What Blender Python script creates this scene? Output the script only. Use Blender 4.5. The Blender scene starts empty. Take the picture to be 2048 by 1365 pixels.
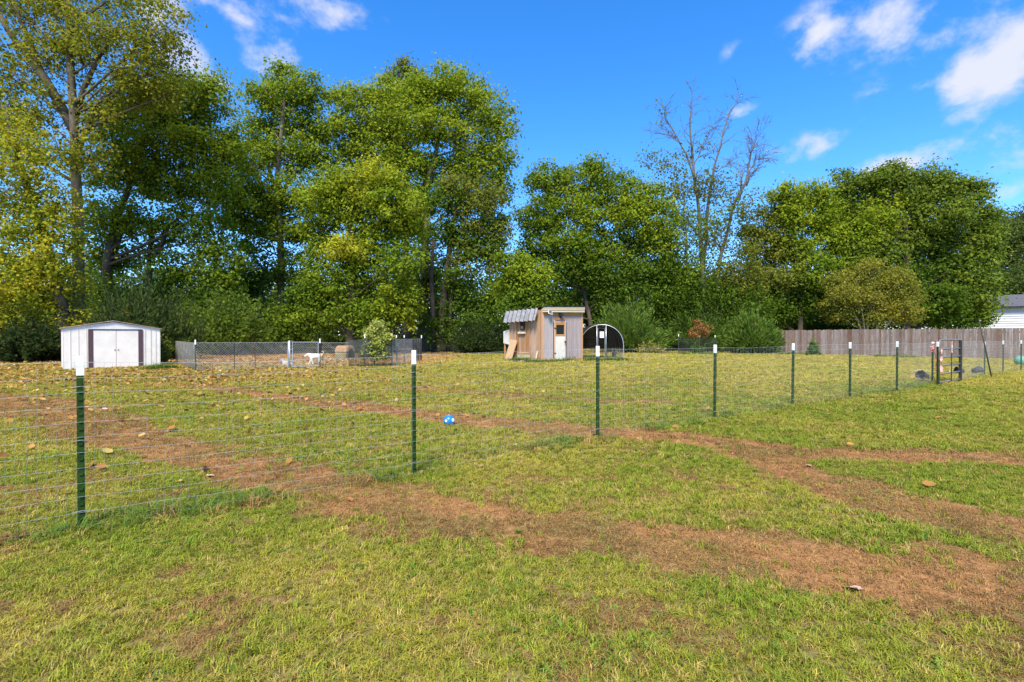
import bpy, math, random
import numpy as np
from mathutils import Vector, Matrix, Euler

R = math.radians
scene = bpy.context.scene
col = scene.collection
rng = np.random.default_rng(7)
random.seed(7)

# ------------------------------------------------------------------ camera
F = 1024.0            # focal length in pixels of the 2048 px wide photograph (18 mm lens)
CAMH = 1.36
PITCH = math.atan(9.5 / F)
cam = bpy.data.cameras.new('camera')
cam.lens = 18.0; cam.sensor_width = 36.0; cam.clip_end = 3000; cam.clip_start = 0.05
camo = bpy.data.objects.new('camera', cam); col.objects.link(camo)
camo.location = (0, 0, CAMH); camo.rotation_euler = (math.pi/2 - PITCH, 0, 0)
scene.camera = camo

# ------------------------------------------------------------------ light, sky, exposure
SUN_EL, SUN_AZ = R(53), R(191)       # azimuth clockwise from +Y: behind the camera, to the left
SUN_STRENGTH, SUN_ANGLE = 3.9, R(16)
SKY_STRENGTH = 0.125
scene.view_settings.view_transform = 'Standard'
scene.view_settings.look = 'None'
scene.view_settings.gamma = 1.0
scene.view_settings.use_curve_mapping = False
scene.view_settings.exposure = 1.05
sun = bpy.data.lights.new('sun', 'SUN'); sun.energy = SUN_STRENGTH; sun.angle = SUN_ANGLE; sun.color = (1.0, 0.90, 0.72)
suno = bpy.data.objects.new('sun', sun); col.objects.link(suno)
sd = Vector((math.sin(SUN_AZ)*math.cos(SUN_EL), math.cos(SUN_AZ)*math.cos(SUN_EL), math.sin(SUN_EL)))
suno.rotation_euler = (-sd).to_track_quat('-Z', 'Y').to_euler()
suno.location = (0, -5, 60)

def px_dir(px, py):
    x = (px - 1024.0) / F; y = (682.5 - py) / F
    c, s = math.cos(PITCH), math.sin(PITCH)
    return Vector((x, c + y*s, y*c - s))

world = bpy.data.worlds.new('World'); scene.world = world; world.use_nodes = True
wt = world.node_tree; wt.nodes.clear()
def wn(t, **kw):
    n = wt.nodes.new(t)
    for k, v in kw.items(): setattr(n, k, v)
    return n
def wl(a, b): wt.links.new(a, b)
out = wn('ShaderNodeOutputWorld'); bg = wn('ShaderNodeBackground'); bg.inputs['Strength'].default_value = SKY_STRENGTH
sky = wn('ShaderNodeTexSky', sky_type='NISHITA'); sky.sun_disc = False
sky.sun_elevation = SUN_EL; sky.sun_rotation = SUN_AZ
sky.air_density = 1.0; sky.dust_density = 0.25; sky.ozone_density = 2.2; sky.altitude = 150
hsv = wn('ShaderNodeHueSaturation'); hsv.inputs['Saturation'].default_value = 1.2; hsv.inputs['Value'].default_value = 1.2
hsv.inputs['Hue'].default_value = 0.497
tint = wn('ShaderNodeMix', data_type='RGBA', blend_type='MULTIPLY'); tint.inputs['Factor'].default_value = 1.0; tint.inputs['B'].default_value = (.68, .79, 1.02, 1)
wl(sky.outputs[0], tint.inputs['A']); wl(tint.outputs['Result'], hsv.inputs['Color'])
tc = wn('ShaderNodeTexCoord')
nz = wn('ShaderNodeTexNoise'); nz.inputs['Scale'].default_value = 10.0; nz.inputs['Detail'].default_value = 9.0
nz.inputs['Roughness'].default_value = 0.58; nz.inputs['Distortion'].default_value = 0.1
mp = wn('ShaderNodeMapping'); mp.inputs['Scale'].default_value = (1, 1, 1.35); mp.inputs['Location'].default_value = (3.1, 1.7, 0.4)
wl(tc.outputs['Generated'], mp.inputs['Vector']); wl(mp.outputs[0], nz.inputs['Vector'])
prev = None
def cloud(d, ru, rv, tilt, w):
    """an elliptical patch of cloud cover round the direction d (radii in radians)"""
    global prev
    d = d.normalized(); right = d.cross(Vector((0, 0, 1))).normalized(); up = right.cross(d)
    c, s = math.cos(tilt), math.sin(tilt)
    a = right*c + up*s; b = up*c - right*s
    m = Matrix((a, d, b)).transposed()
    mm = wn('ShaderNodeMapping', vector_type='TEXTURE')
    mm.inputs['Location'].default_value = d; mm.inputs['Rotation'].default_value = m.to_euler()
    mm.inputs['Scale'].default_value = (ru, max(ru, rv), rv)
    g = wn('ShaderNodeTexGradient', gradient_type='SPHERICAL')
    q = wn('ShaderNodeMath', operation='MULTIPLY'); q.inputs[1].default_value = w
    nrm = wn('ShaderNodeVectorMath', operation='NORMALIZE'); wl(tc.outputs['Generated'], nrm.inputs[0])
    wl(nrm.outputs[0], mm.inputs['Vector']); wl(mm.outputs[0], g.inputs['Vector']); wl(g.outputs['Fac'], q.inputs[0])
    if prev is None: prev = q.outputs[0]
    else:
        mx = wn('ShaderNodeMath', operation='MAXIMUM'); wl(prev, mx.inputs[0]); wl(q.outputs[0], mx.inputs[1]); prev = mx.outputs[0]
for px, py, ru, rv, tl, w in [
    (1760, 30, 140, 66, 0.05, .88), (1640, 70, 70, 30, 0.45, .8), (1985, 40, 150, 90, 0.1, .62), (1960, 135, 170, 72, 0.22, .80),
    (1850, 170, 80, 35, 0.35, .75), (1640, 295, 120, 36, 0.1, .4), (1820, 328, 100, 36, 0.05, 1.05), (1700, 352, 60, 20, 0.1, .5),
    (2050, 240, 55, 40, 0, .6), (2040, 375, 80, 20, 0.1, .55), (1480, 222, 45, 15, 0.35, .5), (1460, 100, 36, 20, .6, .2),
    (470, 35, 130, 60, -0.6, .78), (630, 15, 110, 55, -0.1, .72), (390, 105, 62, 62, -0.3, .8), (445, 172, 34, 28, 0, .6), (300, 30, 110, 70, 0.2, .6),
    (1080, -260, 300, 90, 0.2, .8), (200, -330, 250, 110, -.2, .9), (2500, 120, 260, 90, .1, 1.0), (-420, 180, 300, 110, -.1, .9)]:
    cloud(px_dir(px, py), ru/F*1.1, rv/F*1.1, tl, w)
for k in range(11):      # the same kind of sky goes on behind the camera
    a = R(100 + k*16 + 5*math.sin(k*2.1)); e = R(14 + (k*37 % 42))
    cloud(Vector((math.sin(a)*math.cos(e), math.cos(a)*math.cos(e), math.sin(e))), .22 + .05*(k % 3), .08 + .02*(k % 2), .2*math.sin(k), .85)
m1 = wn('ShaderNodeMath', operation='MULTIPLY_ADD'); m1.inputs[1].default_value = 3.0; m1.inputs[2].default_value = -1.5
wl(nz.outputs['Fac'], m1.inputs[0])
m2 = wn('ShaderNodeMath', operation='ADD'); wl(m1.outputs[0], m2.inputs[0]); wl(prev, m2.inputs[1])
m3 = wn('ShaderNodeMath', operation='GREATER_THAN'); m3.inputs[1].default_value = 0.02; wl(prev, m3.inputs[0])
mr = wn('ShaderNodeMapRange', interpolation_type='SMOOTHSTEP'); mr.inputs['From Min'].default_value = 0.18; mr.inputs['From Max'].default_value = 1.0
wl(m2.outputs[0], mr.inputs['Value'])
m4 = wn('ShaderNodeMath', operation='MULTIPLY'); wl(mr.outputs[0], m4.inputs[0])
mr2 = wn('ShaderNodeMapRange'); mr2.inputs['From Max'].default_value = 0.22; wl(prev, mr2.inputs['Value']); wl(mr2.outputs[0], m4.inputs[1])
mix = wn('ShaderNodeMix', data_type='RGBA'); wl(m4.outputs[0], mix.inputs['Factor'])
wl(hsv.outputs[0], mix.inputs['A']); mix.inputs['B'].default_value = (3.15, 3.3, 3.85, 1)
wl(mix.outputs['Result'], bg.inputs['Color']); wl(bg.outputs[0], out.inputs['Surface'])

# ------------------------------------------------------------------ numeric helpers
def sstep(t):
    t = np.clip(t, 0, 1); return t*t*(3 - 2*t)
def hash2(ix, iy, s=0):
    n = (ix.astype(np.int64)*374761393 + iy.astype(np.int64)*668265263 + s*974711) & 0x7fffffff
    n = ((n ^ (n >> 13))*1274126177) & 0x7fffffff
    return ((n ^ (n >> 16)) & 0xffff)/65535.0
def vnoise(x, y, s=0):
    ix = np.floor(x); iy = np.floor(y); fx = x - ix; fy = y - iy
    fx = fx*fx*(3 - 2*fx); fy = fy*fy*(3 - 2*fy)
    a = hash2(ix, iy, s); b = hash2(ix+1, iy, s); c = hash2(ix, iy+1, s); d = hash2(ix+1, iy+1, s)
    return (a*(1-fx)+b*fx)*(1-fy) + (c*(1-fx)+d*fx)*fy
def fbm(x, y, s=0, o=4):
    t = 0; a = .5; n = 0
    for k in range(o):
        t = t + a*vnoise(x*2**k, y*2**k, s+k*17); n += a; a *= .55
    return t/n
def ground_z(x, y):
    x = np.asarray(x, float); y = np.asarray(y, float)
    return (0.22*sstep((y - 9)/13)*(1 - sstep((x - 4)/14)) + .035*(fbm(x*.25, y*.25, 5, 2) - .5)*sstep((y-1)/6))
def gz(x, y): return float(ground_z(x, y))
def at(px, py):
    """where the ray through a pixel of the photograph meets the ground"""
    d = px_dir(px, py); t = -CAMH/d.z
    for _ in range(40):
        t += 0.6*((gz(d.x*t, d.y*t) - CAMH)/d.z - t)
    return Vector((d.x*t, d.y*t, gz(d.x*t, d.y*t)))
def P(px, py, Y):
    d = px_dir(px, py); t = Y/d.y
    return Vector((d.x*t, Y, CAMH + d.z*t))

# ------------------------------------------------------------------ materials
MATS = {}
def mat(name, c, rough=.8, var=.25, scale=6.0, metal=0.0, bump=0.0, c2=None, stretch=(1,1,1), rand=0.0, spec=.3, detail=5):
    if name in MATS: return MATS[name]
    m = bpy.data.materials.new(name); m.use_nodes = True; t = m.node_tree; b = t.nodes['Principled BSDF']
    b.inputs['Roughness'].default_value = rough; b.inputs['Metallic'].default_value = metal
    b.inputs['Specular IOR Level'].default_value = spec
    tc = t.nodes.new('ShaderNodeTexCoord'); mp = t.nodes.new('ShaderNodeMapping'); mp.inputs['Scale'].default_value = stretch
    t.links.new(tc.outputs['Object'], mp.inputs['Vector'])
    oi = t.nodes.new('ShaderNodeObjectInfo')
    va = t.nodes.new('ShaderNodeVectorMath'); va.operation = 'ADD'
    cm = t.nodes.new('ShaderNodeCombineXYZ'); ml = t.nodes.new('ShaderNodeMath'); ml.operation = 'MULTIPLY'; ml.inputs[1].default_value = 37
    t.links.new(oi.outputs['Random'], ml.inputs[0])
    for k in range(3): t.links.new(ml.outputs[0], cm.inputs[k])
    t.links.new(mp.outputs[0], va.inputs[0]); t.links.new(cm.outputs[0], va.inputs[1])
    n = t.nodes.new('ShaderNodeTexNoise'); n.inputs['Scale'].default_value = scale; n.inputs['Detail'].default_value = detail
    n.inputs['Roughness'].default_value = .65
    t.links.new(va.outputs[0], n.inputs['Vector'])
    mx = t.nodes.new('ShaderNodeMix'); mx.data_type = 'RGBA'
    rr = t.nodes.new('ShaderNodeMapRange'); rr.inputs['From Min'].default_value = .3; rr.inputs['From Max'].default_value = .7
    t.links.new(n.outputs['Fac'], rr.inputs['Value']); t.links.new(rr.outputs[0], mx.inputs['Factor'])
    a_ = [v*(1-var) for v in c]; b_ = [min(1, v*(1+var)) for v in c] if c2 is None else c2
    if c2 is not None: a_ = c
    mx.inputs['A'].default_value = (*a_, 1); mx.inputs['B'].default_value = (*b_, 1)
    last = mx.outputs['Result']
    if rand:
        hs = t.nodes.new('ShaderNodeHueSaturation'); r2 = t.nodes.new('ShaderNodeMapRange')
        r2.inputs['To Min'].default_value = 1-rand; r2.inputs['To Max'].default_value = 1+rand
        t.links.new(oi.outputs['Random'], r2.inputs['Value']); t.links.new(r2.outputs[0], hs.inputs['Value'])
        r3 = t.nodes.new('ShaderNodeMapRange'); r3.inputs['To Min'].default_value = 1.25; r3.inputs['To Max'].default_value = .75
        t.links.new(oi.outputs['Random'], r3.inputs['Value']); t.links.new(r3.outputs[0], hs.inputs['Saturation'])
        t.links.new(last, hs.inputs['Color']); last = hs.outputs[0]
    t.links.new(last, b.inputs['Base Color'])
    if bump:
        bp = t.nodes.new('ShaderNodeBump'); bp.inputs['Strength'].default_value = bump; bp.inputs['Distance'].default_value = .02
        t.links.new(n.outputs['Fac'], bp.inputs['Height']); t.links.new(bp.outputs[0], b.inputs['Normal'])
    MATS[name] = m; return m
def leaf_mat(name, attr, instancer=False, transl=.35, rough=.6):
    m = bpy.data.materials.new(name); m.use_nodes = True; t = m.node_tree; t.nodes.clear()
    o = t.nodes.new('ShaderNodeOutputMaterial'); a = t.nodes.new('ShaderNodeAttribute'); a.attribute_name = attr
    c = a.outputs['Color']
    if instancer:
        a.attribute_type = 'INSTANCER'
        v = t.nodes.new('ShaderNodeAttribute'); v.attribute_name = 'bv'
        mm = t.nodes.new('ShaderNodeMix'); mm.data_type = 'RGBA'; mm.blend_type = 'MULTIPLY'; mm.inputs['Factor'].default_value = 1
        t.links.new(c, mm.inputs['A']); t.links.new(v.outputs['Color'], mm.inputs['B']); c = mm.outputs['Result']
    p = t.nodes.new('ShaderNodeBsdfPrincipled'); p.inputs['Roughness'].default_value = rough; p.inputs['Specular IOR Level'].default_value = .07
    tr = t.nodes.new('ShaderNodeBsdfTranslucent'); ms = t.nodes.new('ShaderNodeMixShader'); ms.inputs[0].default_value = transl
    t.links.new(c, p.inputs['Base Color']); t.links.new(c, tr.inputs['Color'])
    t.links.new(p.outputs[0], ms.inputs[1]); t.links.new(tr.outputs[0], ms.inputs[2]); t.links.new(ms.outputs[0], o.inputs['Surface'])
    return m
def screen_mat(name, c, alpha):
    """woven netting too fine to model thread by thread: partly open cloth"""
    m = bpy.data.materials.new(name); m.use_nodes = True; t = m.node_tree; b = t.nodes['Principled BSDF']
    b.inputs['Base Color'].default_value = (*c, 1); b.inputs['Roughness'].default_value = 1; b.inputs['Specular IOR Level'].default_value = .03
    n = t.nodes.new('ShaderNodeTexNoise'); n.inputs['Scale'].default_value = 3; tc = t.nodes.new('ShaderNodeTexCoord')
    t.links.new(tc.outputs['Object'], n.inputs['Vector'])
    r = t.nodes.new('ShaderNodeMapRange'); r.inputs['From Min'].default_value = .3; r.inputs['From Max'].default_value = .7
    r.inputs['To Min'].default_value = alpha*.75; r.inputs['To Max'].default_value = min(1, alpha*1.25)
    t.links.new(n.outputs['Fac'], r.inputs['Value']); t.links.new(r.outputs[0], b.inputs['Alpha'])
    return m
LEAF = leaf_mat('foliage', 'lc', False, .5)
GRASS = leaf_mat('grass_blades', 'gcol', True, .35)
LITTER = leaf_mat('dry_leaves', 'gcol', True, .2, .75)
BARK = mat('bark', (.085,.068,.05), .95, .45, 9, bump=.7, stretch=(1,1,.25))
PALEBARK = mat('pale_bark', (.12,.10,.075), .95, .4, 7, bump=.6, stretch=(1,1,.3))
DEADBARK = mat('dead_bark', (.125,.112,.098), .95, .35, 7, bump=.5, stretch=(1,1,.3))
GREENPAINT = mat('green_post_paint', (.020,.052,.008), .7, .3, 20, spec=.15)
WHITEPAINT = mat('white_post_paint', (.82,.82,.82), .6, .06, 20)
GALV = mat('galvanised_wire', (.52,.515,.49), .45, .15, 30, metal=.55)
GALVTUBE = mat('galvanised_tube', (.55,.56,.58), .4, .15, 14, metal=.7)

# ------------------------------------------------------------------ mesh helpers
class MB:
    def __init__(s): s.v = []; s.f = []
    def add(s, vs, fs):
        o = len(s.v); s.v += [tuple(v) for v in vs]; s.f += [tuple(i+o for i in f) for f in fs]; return s
    def box(s, x0, x1, y0, y1, z0, z1, M=None):
        v = [Vector((x, y, z)) for z in (z0, z1) for (x, y) in ((x0,y0),(x1,y0),(x1,y1),(x0,y1))]
        if M is not None: v = [M @ p for p in v]
        return s.add(v, [(3,2,1,0),(4,5,6,7),(0,1,5,4),(1,2,6,5),(2,3,7,6),(3,0,4,7)])
    def hexa(s, b, t):     # four bottom and four top corners
        return s.add(list(b)+list(t), [(3,2,1,0),(4,5,6,7),(0,1,5,4),(1,2,6,5),(2,3,7,6),(3,0,4,7)])
    def tube(s, pts, rad, n=6, cap=True):
        pts = [Vector(p) for p in pts]
        if not hasattr(rad, '__len__'): rad = [rad]*len(pts)
        vs = []; fs = []; prev = None
        for i, p in enumerate(pts):
            a = pts[max(i-1, 0)]; b = pts[min(i+1, len(pts)-1)]; d = (b - a)
            d = d.normalized() if d.length > 1e-9 else Vector((0,0,1))
            u = prev - d*prev.dot(d) if prev is not None else d.orthogonal()
            if u.length < 1e-6: u = d.orthogonal()
            u.normalize(); w = d.cross(u); prev = u
            for k in range(n):
                q = 2*math.pi*k/n; vs.append(p + (u*math.cos(q) + w*math.sin(q))*rad[i])
        m = len(pts)
        for i in range(m-1):
            for k in range(n):
                k2 = (k+1) % n; fs.append((i*n+k, i*n+k2, (i+1)*n+k2, (i+1)*n+k))
        if cap: fs.append(tuple(range(n-1, -1, -1))); fs.append(tuple((m-1)*n+k for k in range(n)))
        return s.add(vs, fs)
    def build(s, name, material, parent=None, smooth=False, loc=None):
        me = bpy.data.meshes.new(name); me.from_pydata(s.v, [], s.f); me.update()
        if smooth:
            for p in me.polygons: p.use_smooth = True
        return link(name, me, material, parent, loc)
def link(name, me, material, parent=None, loc=None):
    if material is not None and len(me.materials) == 0: me.materials.append(material)
    o = bpy.data.objects.new(name, me); col.objects.link(o)
    if parent is not None: o.parent = parent
    if loc is not None: o.location = loc
    return o
def tag(o, label=None, cat=None, group=None, kind=None):
    if label: o['label'] = label
    if cat: o['category'] = cat
    if group: o['group'] = group
    if kind: o['kind'] = kind
    return o
def thing(name, label, cat, loc, rz=0.0, group=None, rot=None):
    o = bpy.data.objects.new(name, None); col.objects.link(o); o.location = loc; o.empty_display_size = .2
    o.rotation_euler = rot if rot else (0, 0, rz); return tag(o, label, cat, group)
def copy_tree(o, parent=None):
    c = o.copy(); col.objects.link(c); c.parent = parent
    for ch in o.children: copy_tree(ch, c)
    return c
def np_mesh(name, V, quads, attr=None, attrname='lc'):
    me = bpy.data.meshes.new(name); V = np.asarray(V, np.float32); Q = np.asarray(quads, np.int32); n = len(Q); k = Q.shape[1]
    me.vertices.add(len(V)); me.vertices.foreach_set('co', V.ravel())
    me.loops.add(n*k); me.loops.foreach_set('vertex_index', Q.ravel())
    me.polygons.add(n); me.polygons.foreach_set('loop_start', np.arange(0, n*k, k, dtype=np.int32)); me.polygons.foreach_set('loop_total', np.full(n, k, np.int32))
    me.update(calc_edges=True)
    if attr is not None:
        a = me.attributes.new(attrname, 'FLOAT_COLOR', 'POINT'); c = np.ones((len(V), 4), np.float32); c[:, :3] = attr
        a.data.foreach_set('color', c.ravel())
    return me
def norm(a): return a/np.maximum(np.linalg.norm(a, axis=1, keepdims=True), 1e-9)

# ------------------------------------------------------------------ ground: tracks of dead grass, patches, leaf litter
TRACKS = []
def track(pts, s=1.0):
    w = [at(a, b) for a, b, _ in pts]; h = [c for _, _, c in pts]
    for i in range(len(w)-1): TRACKS.append((w[i].x, w[i].y, h[i], w[i+1].x, w[i+1].y, h[i+1], s))
track([(-200,770,.7),(0,800,.8),(120,830,.75),(250,872,.6),(380,908,.5),(470,938,.45),(560,955,.42),(640,972,.4),(720,990,.44),(830,1020,.46),(960,1040,.38),(1100,1062,.38),(1280,1085,.38),(1450,1105,.37),(1600,1125,.37),(1760,1150,.42),(1900,1165,.46),(2100,1200,.5),(2500,1260,.55)])
track([(390,772,.35),(520,790,.45),(660,808,.5),(790,822,.5),(900,838,.5),(1010,850,.5),(1120,860,.45),(1230,866,.4),(1340,876,.42),(1450,888,.42),(1600,905,.35),(1750,912,.32),(1900,915,.35),(2100,925,.4),(2500,945,.4)])
track([(1430,888,.3),(1530,920,.34),(1620,955,.36),(1720,990,.36),(1830,1022,.34),(1960,1050,.34),(2100,1075,.36),(2500,1140,.4)])
track([(830,776,.35),(950,786,.4),(1080,798,.4),(1200,803,.35),(1330,806,.25)], .75)
track([(1500,860,.1),(1400,820,.12)], .2)
def track_mask(x, y):
    m = np.zeros_like(x)
    wob = (fbm(x*1.3, y*1.3, 41, 3) - .5)*1.2 + (fbm(x*5, y*5, 43, 2) - .5)*.9
    for ax, ay, ah, bx, by, bh, s in TRACKS:
        dx, dy = bx-ax, by-ay; t = np.clip(((x-ax)*dx + (y-ay)*dy)/(dx*dx+dy*dy+1e-9), 0, 1)
        d = np.hypot(x-ax-t*dx, y-ay-t*dy)/(ah + t*(bh-ah)) + wob
        m = np.maximum(m, s*sstep((1.32 - d)/.75))
    return m
POSTS_PX = [(163,1057),(828,950),(1196,876),(1430,838),(1586,812),(1701,796),(1795,784)]
POSTS = [at(*p) for p in POSTS_PX]
fdir = (POSTS[6] - POSTS[0]); fdir.z = 0; fdir.normalize()
P0 = POSTS[0] - fdir*2.6; P00 = POSTS[0] - fdir*5.2
def fence_dist(x, y):
    pts = [P00, P0] + POSTS + [at(1866,766), at(1876,771), at(1922,763), at(1970,751), at(2007,745), at(2043,742)]
    d = np.full_like(x, 99.)
    for a, b in zip(pts[:-1], pts[1:]):
        dx, dy = b.x-a.x, b.y-a.y; t = np.clip(((x-a.x)*dx + (y-a.y)*dy)/(dx*dx+dy*dy), 0, 1)
        d = np.minimum(d, np.hypot(x-a.x-t*dx, y-a.y-t*dy))
    return d
def litter_mask(x, y):
    """fallen leaves: thick round the shed and along the left of the yard"""
    m = sstep((-2.5 - x)/7)*sstep((y - 11)/5)*1.2
    m = np.maximum(m, .30*sstep((1.5 - x)/8)*sstep((y-5)/9))
    return np.clip(m*(.55 + .9*fbm(x*.6, y*.6, 91, 3)), 0, 1)
def yard_masks(x, y):
    t = track_mask(x, y)
    side_ = (x - POSTS[0].x)*fdir.y - (y - POSTS[0].y)*fdir.x
    yel = np.clip(sstep((fbm(x*.45, y*.45, 11, 4) - .33)/.36) + .22*sstep(-side_/2) - .34*sstep(side_/2)*sstep((x+.5)/4), 0, 1)
    far = sstep((y - 10)/10)
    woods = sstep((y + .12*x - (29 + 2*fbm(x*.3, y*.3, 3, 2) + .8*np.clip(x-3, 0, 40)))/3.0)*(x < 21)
    kennel = sstep((-2.5 - x)/1.5)*sstep((y - 20)/2.5)
    return t, yel, far, np.clip(woods, 0, 1), np.clip(kennel, 0, 1)
ys = np.concatenate([np.linspace(-60, 0, 20), np.linspace(.5, 12, 150), np.linspace(12.1, 34, 130), np.geomspace(35, 1500, 45)])
us = np.linspace(-1, 1, 361)
YY, UU = np.meshgrid(ys, us, indexing='ij')
XX = UU*1.45*(np.abs(YY) + 5)
ZZ = ground_z(XX, YY)
t, yel, far, woods, kennel = yard_masks(XX, YY); lit = litter_mask(XX, YY)
def lerp(a, b, f): return a*(1-f[..., None]) + np.array(b)*f[..., None]
gc = np.zeros(XX.shape + (3,)) + np.array((.17,.15,.045))
gc = lerp(gc, (.28,.22,.075), yel*.7)
gc = lerp(gc, (.35,.175,.07), t*sstep((fbm(XX*2.2, YY*2.2, 61, 3)-.3)/.3))
gc = lerp(gc, (.34,.19,.07), np.maximum(kennel*.8, lit*.3))
gc = lerp(gc, (.10,.07,.03), woods)  # brown leaf mulch, its colour darkened for the deep shade under the trees
nr, nc = XX.shape
idx = np.arange(nr*nc).reshape(nr, nc)
quads = np.stack([idx[:-1,:-1], idx[:-1,1:], idx[1:,1:], idx[1:,:-1]], -1).reshape(-1, 4)
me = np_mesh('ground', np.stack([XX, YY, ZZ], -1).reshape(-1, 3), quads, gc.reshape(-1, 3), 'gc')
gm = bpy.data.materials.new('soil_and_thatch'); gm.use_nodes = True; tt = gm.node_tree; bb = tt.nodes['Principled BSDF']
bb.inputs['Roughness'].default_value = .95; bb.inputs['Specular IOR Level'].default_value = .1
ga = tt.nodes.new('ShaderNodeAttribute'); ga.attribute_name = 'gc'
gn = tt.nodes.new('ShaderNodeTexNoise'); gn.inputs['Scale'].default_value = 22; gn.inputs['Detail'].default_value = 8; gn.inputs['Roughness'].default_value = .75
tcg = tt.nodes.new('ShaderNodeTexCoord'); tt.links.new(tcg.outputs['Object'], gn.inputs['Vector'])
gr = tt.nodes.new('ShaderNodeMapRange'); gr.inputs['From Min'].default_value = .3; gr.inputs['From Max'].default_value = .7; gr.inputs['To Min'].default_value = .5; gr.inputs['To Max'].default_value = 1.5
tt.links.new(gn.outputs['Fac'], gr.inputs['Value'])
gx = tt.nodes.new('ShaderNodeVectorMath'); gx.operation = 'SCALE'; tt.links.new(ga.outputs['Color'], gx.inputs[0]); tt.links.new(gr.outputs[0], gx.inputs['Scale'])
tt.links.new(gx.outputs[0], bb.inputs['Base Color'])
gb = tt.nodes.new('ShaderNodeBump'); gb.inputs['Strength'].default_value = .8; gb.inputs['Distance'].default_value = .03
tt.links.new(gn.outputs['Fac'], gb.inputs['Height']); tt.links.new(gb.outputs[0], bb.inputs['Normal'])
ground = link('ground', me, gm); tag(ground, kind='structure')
for p in me.polygons: p.use_smooth = True
tag(ground, 'grassy yard with worn brown wheel tracks', 'ground')

# ------------------------------------------------------------------ scattered stuff (grass, fallen leaves) by geometry nodes
def template(name, nblade, h0, h1, w, spread, lean, seed, m):
    r = np.random.default_rng(seed); V = []; Q = []; C = []
    for i in range(nblade):
        a = r.uniform(0, 2*math.pi); d = spread*math.sqrt(r.uniform()); bx, by = d*math.cos(a), d*math.sin(a)
        h = r.uniform(h0, h1); th = r.uniform(0, 2*math.pi); ln = r.uniform(.15, 1)*lean*h
        dx, dy = math.cos(th), math.sin(th); wx, wy = -dy*w/2, dx*w/2
        o = len(V); ww = r.uniform(.7, 1.3)
        for f, wd, lf in ((0, 1, 0), (.55, .85, .3), (1, .12, 1)):
            cx, cy, cz = bx + dx*ln*lf, by + dy*ln*lf, h*f*(1 - .25*lf*lean) - (.01 if f == 0 else 0)
            V += [(cx - wx*wd*ww, cy - wy*wd*ww, cz), (cx + wx*wd*ww, cy + wy*wd*ww, cz)]
        Q += [(o, o+1, o+3, o+2), (o+2, o+3, o+5, o+4)]
        b = r.uniform(.76, 1.24); hue = r.uniform(-.14, .14)
        C += [(b*(1+hue), b, b*(1-hue))]*6
    me = np_mesh(name, V, Q, np.clip(np.array(C), 0, 4), 'bv'); me.materials.append(m)
    return bpy.data.objects.new(name, me)
def leaf_template(name, seed, m):
    r = np.random.default_rng(seed); n = 7; V = []; Q = []
    prof = [.05, .62, 1.0, .78, .95, .45, .04]
    cur = r.uniform(.1, .5); tw = r.uniform(-.3, .3)
    for i in range(n):
        s = i/(n-1) - .5; w = .42*prof[i]
        z = .25*cur*(s*s*4) + .05
        V += [(s, -w, z + .3*cur*w*2 + tw*s), (s, 0, z), (s, w, z + .35*cur*w*2 - tw*s*.5)]
        if i: o = (i-1)*3; Q += [(o, o+1, o+4, o+3), (o+1, o+2, o+5, o+4)]
    me = np_mesh(name, V, Q, np.ones((len(V), 3)), 'bv'); me.materials.append(m)
    return bpy.data.objects.new(name, me)
def scatter(name, templates, pos, rot, scl, var, colr, label, cat):
    tcoll = bpy.data.collections.new(name + '_shapes')
    for i, o in enumerate(templates): o.name = '%s_shape_%02d' % (name, i); tcoll.objects.link(o)
    n = len(pos); me = bpy.data.meshes.new(name); me.vertices.add(n); me.vertices.foreach_set('co', np.asarray(pos, np.float32).ravel())
    a = me.attributes.new('rot', 'FLOAT_VECTOR', 'POINT'); a.data.foreach_set('vector', np.asarray(rot, np.float32).ravel())
    a = me.attributes.new('scl', 'FLOAT_VECTOR', 'POINT'); a.data.foreach_set('vector', np.asarray(scl, np.float32).ravel())
    a = me.attributes.new('var', 'INT', 'POINT'); a.data.foreach_set('value', np.asarray(var, np.int32))
    a = me.attributes.new('gcol', 'FLOAT_COLOR', 'POINT'); c = np.ones((n, 4), np.float32); c[:, :3] = colr; a.data.foreach_set('color', c.ravel())
    me.update()
    o = link(name, me, None); tag(o, label, cat, kind='stuff')
    ng = bpy.data.node_groups.new(name + '_scatter', 'GeometryNodeTree')
    ng.interface.new_socket('Geometry', in_out='INPUT', socket_type='NodeSocketGeometry'); ng.interface.new_socket('Geometry', in_out='OUTPUT', socket_type='NodeSocketGeometry')
    gi = ng.nodes.new('NodeGroupInput'); go = ng.nodes.new('NodeGroupOutput')
    mp = ng.nodes.new('GeometryNodeMeshToPoints'); ip = ng.nodes.new('GeometryNodeInstanceOnPoints'); ci = ng.nodes.new('GeometryNodeCollectionInfo')
    ci.inputs['Collection'].default_value = tcoll; ci.inputs['Separate Children'].default_value = True; ci.inputs['Reset Children'].default_value = True
    def na(nm, dt):
        k = ng.nodes.new('GeometryNodeInputNamedAttribute'); k.data_type = dt; k.inputs['Name'].default_value = nm; return k.outputs['Attribute']
    L = ng.links.new
    L(gi.outputs[0], mp.inputs['Mesh']); L(mp.outputs[0], ip.inputs['Points']); L(ci.outputs[0], ip.inputs['Instance'])
    ip.inputs['Pick Instance'].default_value = True; L(na('var', 'INT'), ip.inputs['Instance Index'])
    er = ng.nodes.new('FunctionNodeEulerToRotation'); L(na('rot', 'FLOAT_VECTOR'), er.inputs[0]); L(er.outputs[0], ip.inputs['Rotation'])
    L(na('scl', 'FLOAT_VECTOR'), ip.inputs['Scale']); L(ip.outputs[0], go.inputs[0])
    md = o.modifiers.new('scatter', 'NODES'); md.node_group = ng
    return o
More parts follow.
